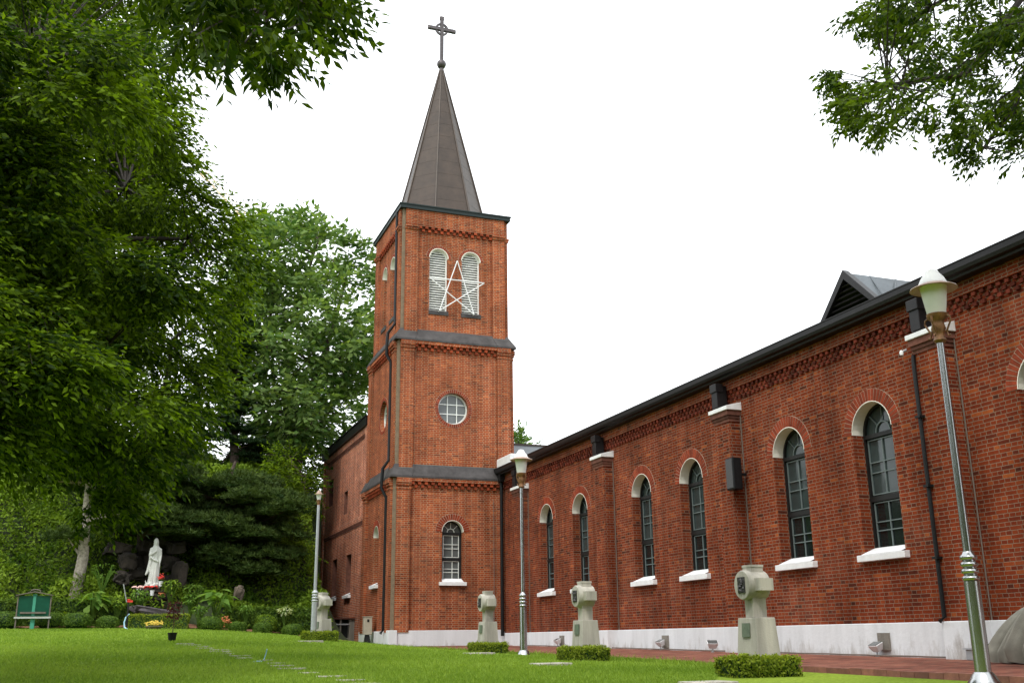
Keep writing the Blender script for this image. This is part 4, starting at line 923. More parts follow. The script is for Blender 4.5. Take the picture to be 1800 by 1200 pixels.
# big zelkova at the left, trunk outside the frame
def zelkova_left():
    base = Vector((-6.6, 16.5, lawn_z(-6.6, 16.5) - .1))
    t = empty('zelkova_tree', base, 'large leafy tree filling the left side, branches spreading in front of the bank', 'tree')
    poly = [(-160, -60), (275, -60), (255, 60), (215, 130), (225, 200), (245, 235), (258, 300), (275, 345), (330, 385), (375, 395), (385, 440), (365, 520), (345, 590), (335, 660), (290, 730), (225, 790), (180, 800), (100, 770), (30, 790), (-160, 790)]
    holes = [(60, 390, 42, 26), (190, 255, 26, 20), (350, 330, 30, 40)]
    # boughs: lobed fans of foliage with dark gaps between them
    C_, Rr, lob = [], [], []
    for _ in range(9000):
        p = (random.uniform(-160, 400), random.uniform(-60, 800))
        if in_poly(p, poly) and in_poly((p[0] + (48 if p[1] < 300 else 78), p[1] + (0 if p[0] < 150 else 35)), poly) and all((p[0] - a) ** 2 + ((p[1] - b) * 1.35) ** 2 > 62 ** 2 for a, b in lob) and not any((p[0] - hx_) ** 2 / a ** 2 + (p[1] - hy_) ** 2 / b ** 2 < 1 for hx_, hy_, a, b in holes): lob.append(p)
    for p in lob:
        c = at(p[0], p[1], random.uniform(12.0, 20.5)); sz = random.uniform(.55, .95)
        for _ in range(5):
            q = rand_dir(1)[0]; C_.append(c + Vector((q[0] * sz, q[1] * sz, abs(q[2]) * .22 - .28 * (q[0] ** 2 + q[1] ** 2)))); Rr.append((.40, .40, .12))
    # fringe clumps along the open outline
    for px, py, Y in ((268, 95, 13), (262, 160, 14), (272, 215, 14), (282, 262, 14.5), (300, 300, 15), (318, 345, 15), (360, 378, 15), (395, 400, 15.5), (400, 450, 15), (392, 505, 16), (360, 560, 15), (368, 620, 16), (352, 680, 15), (318, 725, 14), (290, 770, 15), (245, 800, 14), (215, 850, 15), (185, 880, 15), (120, 800, 15)):
        C_.append(at(px, py, Y)); Rr.append((.38, .38, .16))
    Vs, T, W_ = spray_crown(C_, Rr, base + Vector((0, 0, 5)), 74, .46, 9, .108, .042, droop=.42)
    tr = MB(); top = base + Vector((.5, -.3, 4.2))
    tr.tube([base - Vector((0, 0, .2)), base + Vector((.05, 0, .5)), base + Vector((.2, -.1, 2.2)), top], [.48, .36, .31, .27], 14)
    idx = list(range(len(C_))); random.shuffle(idx); mains = []
    for (px, py, Y) in ((60, 120, 15), (220, 330, 16), (60, 520, 15), (330, 420, 16), (120, 690, 15), (300, 600, 16), (-40, 300, 15), (150, 60, 14)):
        mains.append(limb(tr, top + Vector((0, 0, random.uniform(-.8, .6))), at(px, py, Y), .15, .025, .25, 8, 10))
    allp = [p for m_ in mains for p in m_]
    for c in C_:
        q = min(allp, key=lambda p: (p - c).length); limb(tr, q, c, .02, .007, .12, 4, 4)
    twig_tubes(tr, W_, 9, .005)
    inv = Matrix.Translation(-base)
    o = tr.build('trunk', MT['bark'], t, smooth=True); o.matrix_parent_inverse = inv
    o = leafmesh('crown', Vs, T, MT['L_zel'], t); o.matrix_parent_inverse = inv
zelkova_left()
def overhang(name, label, base, poly, n, Y0, Y1, rr, twigs, tl, lpt, L, Wd, fringe, limbs, mat, droop, holes=(), rt=.16):
    base = Vector(base); t = empty(name, base, label, 'tree'); C_, Rr = clumps_poly(poly, n, Y0, Y1, rr, holes)
    for px, py, Y, s in fringe: C_.append(at(px, py, Y)); Rr.append(tuple(q * s for q in rr))
    Vs, T, W_ = spray_crown(C_, Rr, base + Vector((0, 0, 4)), twigs, tl, lpt, L, Wd, droop)
    tr = MB(); top = base + Vector((0, .2, 4.4)); tr.tube([base - Vector((0, 0, .2)), base + Vector((.03, 0, 1.2)), base + Vector((0, .1, 3)), top], [.34, .26, .22, rt], 12)
    allp = []
    for pts in limbs:
        P = [top] + [Vector(q) if len(q) == 3 and isinstance(q, Vector) else at(*q) for q in pts]
        for a, b, k in zip(P[:-1], P[1:], range(9)): allp += limb(tr, a, b, .09 / (1 + k), .09 / (2 + k) * .8, .06, 7, 5)
    for c in C_:
        q = min(allp, key=lambda p: (p - c).length); limb(tr, q, c, .012, .004, .05, 4, 3)
    twig_tubes(tr, W_, 4, .003)
    inv = Matrix.Translation(-base)
    o = tr.build('trunk', MT['bark'], t, smooth=True); o.matrix_parent_inverse = inv
    o = leafmesh('crown', Vs, T, mat, t); o.matrix_parent_inverse = inv
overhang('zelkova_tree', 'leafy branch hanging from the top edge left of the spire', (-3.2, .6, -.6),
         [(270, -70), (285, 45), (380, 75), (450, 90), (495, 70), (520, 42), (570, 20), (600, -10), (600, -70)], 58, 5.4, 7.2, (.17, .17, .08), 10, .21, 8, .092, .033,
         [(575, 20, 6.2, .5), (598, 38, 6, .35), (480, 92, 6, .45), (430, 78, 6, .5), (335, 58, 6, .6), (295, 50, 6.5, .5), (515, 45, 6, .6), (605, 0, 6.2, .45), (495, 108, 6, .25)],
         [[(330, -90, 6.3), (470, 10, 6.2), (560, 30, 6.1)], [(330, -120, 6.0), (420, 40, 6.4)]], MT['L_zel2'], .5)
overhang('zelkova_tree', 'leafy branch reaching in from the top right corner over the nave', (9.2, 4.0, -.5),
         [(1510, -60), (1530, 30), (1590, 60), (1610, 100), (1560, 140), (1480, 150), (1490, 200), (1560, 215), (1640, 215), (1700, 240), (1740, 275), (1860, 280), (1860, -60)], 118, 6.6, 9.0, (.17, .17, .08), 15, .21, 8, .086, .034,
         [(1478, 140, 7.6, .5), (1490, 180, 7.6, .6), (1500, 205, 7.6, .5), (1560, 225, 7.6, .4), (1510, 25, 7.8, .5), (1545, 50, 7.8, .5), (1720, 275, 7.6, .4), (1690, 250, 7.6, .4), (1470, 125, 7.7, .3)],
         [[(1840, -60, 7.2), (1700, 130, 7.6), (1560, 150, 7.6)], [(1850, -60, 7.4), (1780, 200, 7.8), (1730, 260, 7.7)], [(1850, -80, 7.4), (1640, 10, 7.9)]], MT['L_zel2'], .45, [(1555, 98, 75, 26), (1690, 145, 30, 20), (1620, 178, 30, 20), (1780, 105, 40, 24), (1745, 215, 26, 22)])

def broad_tree(name, label, base, lean, C_, Rr, twigs, tl, lpt, L, Wd, mat, barkm, r0, droop=.1, group=None, mains=5, tint=None, extra=()):
    base = Vector(base); t = empty(name, base, label, 'tree', group)
    zc = sum(c.z for c in C_) / len(C_); top = base + Vector((lean[0], lean[1], (zc - base.z) * 1.0))
    Vs, T, W_ = spray_crown(C_, Rr, (base + top) / 2 + Vector((0, 0, 1)), twigs, tl, lpt, L, Wd, droop, tint)
    tr = MB(); pts = [base - Vector((0, 0, .3))] + [base.lerp(top, k) + Vector((random.uniform(-.1, .1), random.uniform(-.1, .1), 0)) for k in (.15, .4, .7, 1)]
    tr.tube(pts, [r0 * 1.25, r0, r0 * .85, r0 * .65, r0 * .4], 10)
    for e in extra: tr.tube([base + Vector((0, 0, .3))] + e[0][1:], e[1], 8)
    allp = pts[2:] + [p for e in extra for p in e[0][1:]]
    for k in range(mains):
        c = random.choice(C_); allp += limb(tr, random.choice(allp[:3]), c, r0 * .4, r0 * .08, .2, 6, 6)
    allp = [Vector(p) for p in allp]
    for c in C_:
        q = min(allp, key=lambda p: (p - c).length + .3 * max(0, p.z - c.z)); limb(tr, q, c, r0 * .16, r0 * .03, .15, 4, 4)
    twig_tubes(tr, W_, 8, .012)
    inv = Matrix.Translation(-base)
    o = tr.build('trunk', barkm, t, smooth=True); o.matrix_parent_inverse = inv
    o = leafmesh('crown', Vs, T, mat, t); o.matrix_parent_inverse = inv
    return t
# large-leaved tree behind the annex
poly = [(420, 470), (445, 420), (500, 410), (560, 420), (620, 470), (665, 520), (680, 640), (660, 740), (600, 800), (520, 790), (470, 800), (430, 740), (405, 640)]
C_, Rr = clumps_poly(poly, 120, 46, 53, (.95, .95, .42))
for px, py in ((455, 398), (470, 402), (505, 405), (540, 412), (580, 425), (612, 440), (640, 462), (660, 490), (450, 430), (530, 395), (490, 820), (600, 830), (630, 800)): C_.append(at(px, py, 49)); Rr.append((.5, .5, .25))
bb = at(512, 860, 50); bb.z = hill_z(bb.x, 50)
e1 = [at(520, 880, 50), at(540, 720, 50), at(590, 560, 50), at(610, 480, 50)]; e2 = [at(466, 870, 49), at(460, 760, 49), at(470, 600, 49), at(480, 500, 49)]
broad_tree('broadleaf_tree', 'tall large-leaved tree rising behind the annex left of the tower', bb, (-.6, 0), C_, Rr, 27, .95, 6, .40, .18, MT['L_big'], MT['barkr'], .30, .12, extra=((e1, [.22, .18, .12, .05]), (e2, [.14, .12, .1, .05])))
# dim trees far behind on the bank
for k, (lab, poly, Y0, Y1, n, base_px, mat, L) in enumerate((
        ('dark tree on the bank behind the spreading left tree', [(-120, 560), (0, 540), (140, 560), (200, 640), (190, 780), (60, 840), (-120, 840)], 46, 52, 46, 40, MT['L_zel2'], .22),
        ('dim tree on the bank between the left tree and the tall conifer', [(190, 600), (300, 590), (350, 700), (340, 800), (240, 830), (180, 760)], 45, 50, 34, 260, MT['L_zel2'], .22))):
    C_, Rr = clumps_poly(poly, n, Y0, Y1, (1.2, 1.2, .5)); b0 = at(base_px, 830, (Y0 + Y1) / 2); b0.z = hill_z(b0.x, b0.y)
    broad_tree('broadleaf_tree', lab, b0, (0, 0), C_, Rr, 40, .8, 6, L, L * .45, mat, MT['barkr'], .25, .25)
poly = [(895, 775), (915, 766), (935, 775), (930, 784), (900, 786)]
C_, Rr = clumps_poly(poly, 6, 62, 64, (.5, .5, .35)); b0 = at(915, 900, 63); b0.z = -.2
broad_tree('broadleaf_tree', 'tree tip showing just above the roof right of the tower', b0, (0, 0), C_, Rr, 14, .6, 6, .3, .14, MT['L_big'], MT['barkr'], .2)
# leafy shrubby tree beside the annex
poly = [(485, 800), (525, 785), (538, 830), (536, 920), (528, 1000), (490, 1010), (470, 940), (468, 860)]
C_, Rr = clumps_poly(poly, 44, 42.5, 46, (.62, .62, .3)); b0 = at(520, 1000, 44.2); b0.z = hill_z(b0.x, 44.2)
broad_tree('broadleaf_tree', 'bushy green tree growing against the left end of the annex', b0, (0, 0), C_, Rr, 40, .5, 7, .16, .07, MT['L_zel'], MT['barkr'], .14, .25)

poly = [(478, 770), (535, 742), (575, 790), (575, 900), (500, 930)]
C_, Rr = clumps_poly(poly, 30, 53, 56.5, (.95, .95, .5)); b0 = at(530, 980, 55); b0.z = hill_z(b0.x, 55)
broad_tree('broadleaf_tree', 'dark tree showing behind the far left corner of the annex', b0, (0, 0), C_, Rr, 44, .7, 6, .26, .12, MT['L_zel2'], MT['barkr'], .16, .25)

def pine(label, base, top, pads, barkm, r0, mat, needle=.20, tufts=190, name='pine_tree', group=None, flat=.62):
    base, top = Vector(base), Vector(top); t = empty(name, base, label, 'tree', group); tr = MB()
    pts = [base - Vector((0, 0, .2))] + [base.lerp(top, k) + Vector((random.uniform(-.12, .12), random.uniform(-.12, .12), 0)) for k in (.12, .35, .6, .85, 1)]
    tr.tube(pts, [r0 * 1.2, r0, r0 * .9, r0 * .75, r0 * .5, r0 * .25], 10); Vs, T = [], []
    for c, r in pads:
        c = Vector(c); q = min(pts[1:], key=lambda p: abs(p.z - c.z + .3) + .2 * (p - c).length); limb(tr, q, c, r0 * .28, r0 * .06, .05, 5, 5)
        n = tufts; d = rand_dir(n); d[:, 2] = np.abs(d[:, 2]) * .8 - .15
        P = np.array(c) + d * (rng.random(n) ** .35)[:, None] * np.array([r, r, r * flat]) * rng.uniform(.7, 1.25, (n, 1)) ; m_ = 12
        P = np.repeat(P, m_, 0); D = rand_dir(len(P)); D[:, 2] = np.abs(D[:, 2]) * .9; ax = np.repeat(d, m_, 0); D = D + ax * .5
        Vs.append(leaves(P, D, rand_dir(len(P)), rng.uniform(.7, 1.2, len(P)) * needle, needle * .16, .02))
        T.append(np.clip(np.repeat(rng.normal(.4, .2, n) + .25 * d[:, 2], m_), 0, 1))
    inv = Matrix.Translation(-base)
    o = tr.build('trunk', barkm, t, smooth=True); o.matrix_parent_inverse = inv
    o = leafmesh('crown', Vs, T, mat, t); o.matrix_parent_inverse = inv
def pads(lst, Y0, Y1, r): return [(at(px, py, random.uniform(Y0, Y1)), r * random.uniform(.8, 1.25)) for px, py in lst]
def scatter(poly, n):
    out_ = []; xs_ = [p[0] for p in poly]; ys_ = [p[1] for p in poly]
    while len(out_) < n:
        p = (random.uniform(min(xs_), max(xs_)), random.uniform(min(ys_), max(ys_)))
        if in_poly(p, poly): out_.append(p)
    return out_
b0 = at(136, 992, 39.3); b0.z = hill_z(b0.x, b0.y) - .2
pine('pine with pale lichen-covered trunk leaning on the bank left of the statue', b0, at(160, 815, 39.3), pads(scatter([(100, 800), (230, 790), (260, 850), (215, 905), (170, 880), (110, 870), (60, 850)], 20) + [(120, 945), (205, 930), (225, 900)], 38.2, 40.2, .75), MT['barkp'], .215, MT['L_pine'])
b0 = at(258, 930, 40.5); b0.z = hill_z(b0.x, b0.y) - .2
pine('dark pine overhanging the grotto behind the statue', b0, at(262, 790, 40.5), pads(scatter([(195, 800), (330, 780), (345, 880), (340, 950), (270, 945), (215, 930), (190, 860)], 40), 38.6, 41.6, .85), MT['barkr'], .2, MT['L_pine'])
b0 = at(400, 1000, 40.8); b0.z = hill_z(b0.x, b0.y) - .2
pine('wide dark pine on the bank between the grotto and the annex', b0, at(410, 810, 40.8), pads(scatter([(320, 850), (380, 820), (460, 830), (510, 880), (530, 970), (470, 1010), (380, 995), (320, 950), (290, 900)], 70), 38.8, 42.2, .85), MT['barkr'], .2, MT['L_pine'])
# tall dark conifer
b0 = at(412, 850, 47); b0.z = hill_z(b0.x, 47)
pd = []
for k in range(30):
    f = k / 29; py = 520 + f * 330; hw = 12 + 38 * f; pd.append((at(412 + random.uniform(-hw, hw), py, 47 + random.uniform(-.8, .8)), .55 + .45 * f))
pine('tall dark conifer standing behind the bank at the edge of the large-leaved tree', b0, at(412, 505, 47), pd, MT['barkr'], .2, MT['L_con'], .2, 170, 'conifer_tree', None, .3)

# ------------------------------------------------------------------ bank: ground cover and rocks
def cover(n):
    X = rng.uniform(-9, 8.4, n); Y = 37.0 + rng.random(n) ** .8 * 12.6; keep = []; P = np.empty((n, 3)); T = np.empty(n)
    for i in range(n):
        x, y = X[i], Y[i]; b = noise.noise(Vector((x * .62, y * .62, 5))) ; b2 = noise.noise(Vector((x * 1.6, y * 1.6, 9)))
        hgt = max(.06, .42 + 1.5 * b + .4 * b2); P[i] = (x, y, hill_z(x, y) + .06 + hgt * rng.random() ** .35)
        g = (x - 1.5) ** 2 / 1.9 ** 2 + (y - 39.0) ** 2 / 1.5 ** 2
        keep.append((g > 1 or (b2 > .0 and y > 39.2)) and (x < 7.4 or y > 51) and b + .4 * b2 > -.75); T[i] = .42 + .55 * b2 + .35 * b + rng.normal(0, .2)
    k = np.array(keep); P = P[k]; T = np.clip(T[k], 0, 1); n = len(P)
    D = rand_dir(n); D[:, 2] += .3; D[:, 1] -= .3; N_ = rand_dir(n) * .8 + np.array([0, -.45, .8])
    o = leafmesh('ground_cover', [leaves(P, D, N_, rng.uniform(.10, .21, n), rng.uniform(.055, .095, n))], [T], MT['L_cover']); o['kind'] = 'stuff'
cover(135000)
def rock(name, p, s, label, cat, group, mat, seed, flat=1.0, rz=0):
    bm = bmesh.new(); bmesh.ops.create_icosphere(bm, subdivisions=3, radius=1)
    for v in bm.verts:
        c = v.co.copy(); q = c * 1.15 + Vector((seed * 7.3, seed * 1.7, 0)); d = .88 + .34 * noise.noise(q) + .22 * noise.noise(q * 2.7) + .10 * noise.noise(q * 6)
        f = Vector((math.copysign(abs(c.x) ** .55, c.x), math.copysign(abs(c.y) ** .55, c.y), math.copysign(abs(c.z) ** .55, c.z)))
        v.co = Vector((f.x * s[0], f.y * s[1], f.z * s[2])) * d
    me = bpy.data.meshes.new(name); bm.to_mesh(me); bm.free(); me.materials.append(mat)
    a = me.attributes.new('tint', 'FLOAT', 'FACE'); a.data.foreach_set('value', [random.random()] * len(me.polygons))
    me.polygons.foreach_set('use_smooth', [True] * len(me.polygons)); me.set_sharp_from_angle(angle=R_(30))
    o = bpy.data.objects.new(name, me); col.objects.link(o); o.location = p; o.rotation_euler = (random.uniform(-.2, .2), random.uniform(-.2, .2), rz); return tag(o, label, cat, group)
GR = [(208, 965, 40.0, .55, .32, 'flat ledge boulder at the upper left rim of the grotto'), (225, 985, 39.6, .42, .34, 'rounded pale boulder left of the statue'), (255, 960, 40.3, .4, .34, 'dark boulder behind the left shoulder of the statue'),
      (290, 952, 40.4, .5, .28, 'dark boulder behind the veil of the statue'), (310, 962, 40.0, .42, .3, 'mossy boulder at the upper right of the grotto'), (300, 990, 40.1, .36, .36, 'square boulder right of the waist of the statue'),
      (316, 1010, 39.6, .30, .62, 'tall upright boulder right of the statue'), (240, 1010, 39.9, .4, .3, 'low boulder left of the robe of the statue'), (292, 1020, 40.0, .34, .3, 'boulder at the right foot of the statue'),
      (228, 935, 41.0, .7, .2, 'long flat slab forming the top left of the grotto'), (280, 925, 41.0, .75, .2, 'long flat slab roofing the grotto above the statue'), (320, 938, 40.8, .5, .26, 'slab forming the top right of the grotto'), (215, 1015, 39.3, .36, .28, 'small boulder at the left entrance of the grotto'), (262, 985, 40.6, .7, .7, 'deep shaded boulder filling the back of the grotto')]
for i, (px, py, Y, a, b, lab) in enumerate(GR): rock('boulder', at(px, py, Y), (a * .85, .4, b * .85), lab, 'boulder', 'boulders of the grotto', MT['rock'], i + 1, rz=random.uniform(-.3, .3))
for i, (px, py, Y, a, b, lab, mt_) in enumerate(((420, 1042, 38.0, .28, .40, 'upright brown stone above the right hedge', MT['rock2']),)):
    rock('bank_stone', at(px, py, Y), (a * .65, .3, b * .65), lab, 'stone', 'stones along the foot of the bank', mt_, i + 31)
rock('statue_plinth', at(268, 1044, 38.8), (.62, .42, .22), 'rough dark rock ledge carrying the statue', 'rock ledge', None, MT['rock'], 77)
rock('altar_stone', at(279, 1077, 36.5), (.86, .28, .19), 'long dark stone lying behind the short square hedge', 'stone', None, MT['darkrock'], 55)
for i in range(40): pass

# ------------------------------------------------------------------ statue
def statue():
    p = at(268, 1031, 38.6); t = bpy.data.meshes.new('statue'); H = 1.66
    bm = bmesh.new(); prof = [(0, .30, .24, 0), (.03, .31, .25, 0), (.07, .27, .22, 0), (.12, .235, .2, .005), (.3, .225, .19, .01), (.5, .215, .18, .02), (.7, .21, .17, .03), (.88, .195, .155, .035), (1.0, .20, .155, .035), (1.12, .225, .16, .03), (1.24, .225, .15, .025), (1.32, .19, .135, .02), (1.38, .12, .11, .015), (1.43, .105, .11, .015), (1.50, .112, .12, .012), (1.57, .105, .115, .01), (1.62, .08, .09, .01), (1.655, .03, .035, .01)]
    n = 40; rows = []
    for z, a, b, ox in prof:
        r = []
        for k in range(n):
            th = 2 * math.pi * k / n; fold = (.055 * math.sin(th * 9 + z * 2.2) + .03 * math.sin(th * 15 - z * 4)) * (1 if z < 1.15 else .25) * (1 if z > .1 else 1.8)
            r.append(bm.verts.new((ox + a * math.cos(th) * (1 + fold), b * math.sin(th) * (1 + fold), z)))
        rows.append(r)
    for a, b in zip(rows[:-1], rows[1:]):
        for k in range(n): bm.faces.new((a[k], a[(k + 1) % n], b[(k + 1) % n], b[k]))
    bm.faces.new(rows[0][::-1]); bm.faces.new(rows[-1])
    def blob(c, s, q=2):
        m_ = Matrix.Translation(c) @ Matrix.Diagonal((*s, 1)); bmesh.ops.create_icosphere(bm, subdivisions=q, radius=1, matrix=m_)
    def limb_(pts, rs):
        for (a, ra), (b, rb) in zip(zip(pts[:-1], rs[:-1]), zip(pts[1:], rs[1:])):
            a, b = Vector(a), Vector(b)
            for k in range(7):
                f = k / 6; r = ra + (rb - ra) * f; blob(a.lerp(b, f), (r, r, r), 1)
    # face in the veil, nose, chin
    blob((.01, -.095, 1.50), (.062, .05, .085)); blob((.01, -.148, 1.495), (.012, .014, .02)); blob((.01, -.135, 1.44), (.03, .02, .022))
    # viewer's left arm folded over the breast, sleeve hanging
    limb_([(-.18, -.02, 1.27), (-.22, -.09, 1.08), (-.10, -.18, 1.14), (.0, -.2, 1.2)], [.075, .075, .05, .038])
    blob((.02, -.205, 1.215), (.035, .025, .05)); limb_([(-.2, -.08, 1.08), (-.21, -.1, .95)], [.08, .05])
    # viewer's right arm across the waist, hand out
    limb_([(.21, -.02, 1.26), (.235, -.06, 1.05), (.215, -.14, .92), (.20, -.18, .82)], [.075, .07, .055, .04]); blob((.195, -.19, .77), (.03, .022, .055))
    for k in range(4): limb_([(.18 + k * .012, -.2, .74), (.175 + k * .014, -.21, .68 - .01 * (k % 2))], [.010, .007])
    # mantle swept to the viewer's left
    limb_([(-.16, -.03, 1.0), (-.2, -.05, .75), (-.25, -.05, .55), (-.33, -.06, .42)], [.10, .10, .085, .045]); limb_([(-.2, -.09, .7), (-.12, -.17, .3), (-.08, -.19, .1)], [.05, .05, .05]); limb_([(.1, -.16, .85), (-.05, -.19, .9), (-.16, -.14, .98)], [.035, .04, .04])
    # cloud base
    for k in range(14):
        a = 2 * math.pi * k / 14; blob((.27 * math.cos(a), .2 * math.sin(a), .05 + .035 * math.sin(k * 2.3)), (.085, .07, .07), 2)
    limb_([(-.27, -.1, .06), (-.34, -.12, .2)], [.05, .02])
    bm.to_mesh(t); bm.free(); o = bpy.data.objects.new('statue', t); col.objects.link(o); o.location = p; o.rotation_euler = (0, 0, R_(6)); t.materials.append(MT['statue'])
    rm = o.modifiers.new('fuse', 'REMESH'); rm.mode = 'VOXEL'; rm.voxel_size = .013; rm.use_smooth_shade = True; o.scale = (.78, .8, 1); sm = o.modifiers.new('smooth', 'SMOOTH'); sm.iterations = 2; sm.factor = .5
    tag(o, 'white statue of a veiled woman in a long robe standing in the rock grotto', 'statue'); return p
sp0 = statue()
def pot(px, py, Y, mat, label, name='flower_pot', r=.07, flowers=None):
    t = empty(name, at(px, py, Y), label, 'flower pot', 'pots at the foot of the statue')
    b = MB(); b.lathe([(.0, 0), (r * .75, 0), (r, .15), (r * 1.08, .15), (r * 1.08, .17), (r * .9, .17), (r * .85, .13), (0, .13)], n=16); b.build('pot', mat, t, smooth=True)
    if flowers:
        b = MB()
        for k in range(26):
            c = (random.gauss(0, .05), random.gauss(0, .05), .30 + random.gauss(0, .05)); b.lathe([(0, -.02), (.028, 0), (.02, .018), (0, .022)], c, 6)
        b.build('blossom', flowers, t, smooth=True); b = MB()
        for k in range(8): b.tube([(0, 0, .1), (random.gauss(0, .05), random.gauss(0, .04), .28)], .006, 4)
        b.build('stem', MT['L_plant'], t)
pot(282, 1030, 38.25, MT['whitepaint'], 'white pot with red flowers at the right foot of the statue', flowers=MT['red'])
pot(243, 1044, 38.1, MT['whitepaint'], 'empty white pot below the statue, left one on the ledge'); pot(267, 1046, 38.05, MT['whitepaint'], 'empty white pot below the statue, middle one on the ledge')
t = empty('flower_row', at(255, 1032, 38.2), 'row of red and pale cut flowers laid at the foot of the statue', 'flowers')
for mt_, k0, k1, nm in ((MT['pink'], -.42, -.05, 'pale_blossom'), (MT['red'], -.05, .42, 'red_blossom')):
    b = MB()
    for k in range(22): b.lathe([(0, -.025), (.04, 0), (.03, .02), (0, .03)], (random.uniform(k0, k1), random.uniform(-.05, .05), random.uniform(-.02, .05)), 7)
    b.build(nm, mt_, t, smooth=True)

# ------------------------------------------------------------------ garden border
for i, (px, Y, w_, lab) in enumerate(((8, 36.2, 50, 'clipped dark shrub left of the green board'), (85, 36.4, 46, 'clipped dark shrub behind the right leg of the green board'), (134, 36.0, 48, 'wide clipped shrub just right of the green board'), (188, 36.0, 37, 'smaller clipped shrub left of the hose standpipe'),
                                     (369, 35.9, 41, 'flat topped clipped shrub right of the black plant pot'), (417, 36.0, 30, 'narrow clipped shrub beside the orange flowers'), (461, 36.0, 33, 'clipped shrub in front of a taller pale shrub'), (514, 35.8, 37, 'clipped shrub nearest the monument left of the tower'))):
    g = atG(px, Y); r = w_ / 2 / 1818 * 33.3; ball_shrub(g, r, r * .68, lab, 'clipped shrubs along the lawn edge', 2200)
for px, Y, w_, lab in ((102, 37.1, 26, 'small round shrub right of the green board behind the clipped row'), (466, 36.9, 38, 'pale round shrub rising behind the clipped row at right')):
    g = atG(px, Y); r = w_ / 2 / 1818 * 34; ball_shrub(g, r, r, lab, None, 1500, .07, MT['L_cover'])
for px, w_, lab in ((95, 250, 'long dark hedge along the foot of the bank left of the grotto'), (480, 165, 'long dark hedge along the foot of the bank right of the grotto')):
    g = atG(px, 37.5); L_ = w_ / 1818 * 34.2; box_hedge('long_hedge', g.x, g.y, g.z - .05, L_, .7, .85, R_(-6), lab, None, 9000, .10, MT['L_lhedge'], .05)
g = atG(278, 36.0); box_hedge('square_hedge', g.x, g.y, g.z, 1.80, .5, .42, R_(-6), 'short square clipped hedge in front of the long dark stone', None, 3800, .05, MT['L_hedge'])
def big_plant(px, py, Y, s, n, label, L=.4, mat=None, name='leafy_plant'):
    p = at(px, py, Y); p.z -= .0; t = empty(name, p, label, 'plant'); 
    P = rand_dir(n) * np.array([s * .35, s * .35, s * .25]); P[:, 2] += s * .55; D = P.copy(); D[:, 2] = rng.uniform(-.75, .15, n) * s * .5; D += rand_dir(n) * .1 * s
    leafmesh('foliage', [leaves(P, D, np.tile([0, 0, 1.], (n, 1)) + rand_dir(n) * .3, rng.uniform(.7, 1.2, n) * L, rng.uniform(.8, 1.2, n) * L * .5)], [np.clip(rng.normal(.55, .25, n), 0, 1)], mat or MT['L_plant'], t)
    b = MB()
    for k in range(0, n, max(1, n // 14)): b.tube([(0, 0, -.3), tuple(P[k] * .6), tuple(P[k])], .012, 4)
    b.build('stem', MT['L_plant'], t); return t
big_plant(380, 1077, 37.0, 1.0, 30, 'tall bright plant with very large drooping leaves right of the dark stone', .5)
big_plant(163, 1078, 37.0, .85, 26, 'bright large-leaved plant in front of the left hedge', .42)
big_plant(335, 1072, 37.2, .7, 90, 'light green bushy plant just right of the dark stone', .14)
big_plant(300, 1052, 37.9, .8, 160, 'dense green bush below the right of the grotto', .13, MT['L_cover'])
big_plant(350, 1090, 36.7, .6, 110, 'low light green clump between the square hedge and the clipped shrubs', .12)
big_plant(340, 1062, 37.4, .9, 150, 'leafy green bush below the brown stone right of the grotto', .14, MT['L_lhedge'])
big_plant(180, 1030, 38.3, 1.0, 60, 'slender yellow-green young plant on the bank left of the statue', .13)
big_plant(245, 1066, 37.3, .7, 140, 'low flowering greenery under the statue ledge', .12, MT['L_plant'])
big_plant(205, 1080, 36.9, .6, 110, 'loose leafy plant behind the hose standpipe', .13, MT['L_cover'])
big_plant(432, 1085, 36.8, .55, 90, 'loose green plant between two clipped shrubs at right', .13)
big_plant(500, 1086, 36.9, .5, 90, 'plant with pale variegated leaves behind the right clipped shrubs', .13, leaf('pale leaf', (.25, .32, .12), (.55, .6, .4)))
def flower_patch(p, rx, n, mat, label, name='flower_clump', h=.2, basket=False):
    t = empty(name, p, label, 'flowers'); b = MB()
    for k in range(n): b.lathe([(0, -.015), (.033, 0), (.022, .02), (0, .026)], (random.gauss(0, rx * .45), random.gauss(0, .08), h + random.gauss(0, h * .22)), 6)
    b.build('blossom', mat, t, smooth=True)
    V = leaves(np.c_[rng.normal(0, rx * .5, 120), rng.normal(0, .09, 120), rng.uniform(0, h, 120)], rand_dir(120) + np.array([0, 0, .4]), rand_dir(120), .07, .03); leafmesh('foliage', [V], [rng.random(120)], MT['L_plant'], t)
    if basket: b = MB(); b.lathe([(.0, 0), (rx * .7, 0), (rx, .09), (rx * .95, .1), (0, .08)], n=18); b.build('basket', MT['wood'], t, smooth=True)
flower_patch(atG(270, 35.0), .27, 90, MT['yellow'], 'low bowl of yellow flowers in front of the square hedge', 'flower_bowl', .17, True)
flower_patch(atG(397, 36.4), .16, 40, MT['orange'], 'orange and white flowers between two clipped shrubs', h=.28)
flower_patch(at(283, 1050, 37.9), .1, 16, MT['orange'], 'single orange bloom on the bush under the statue', h=.1)
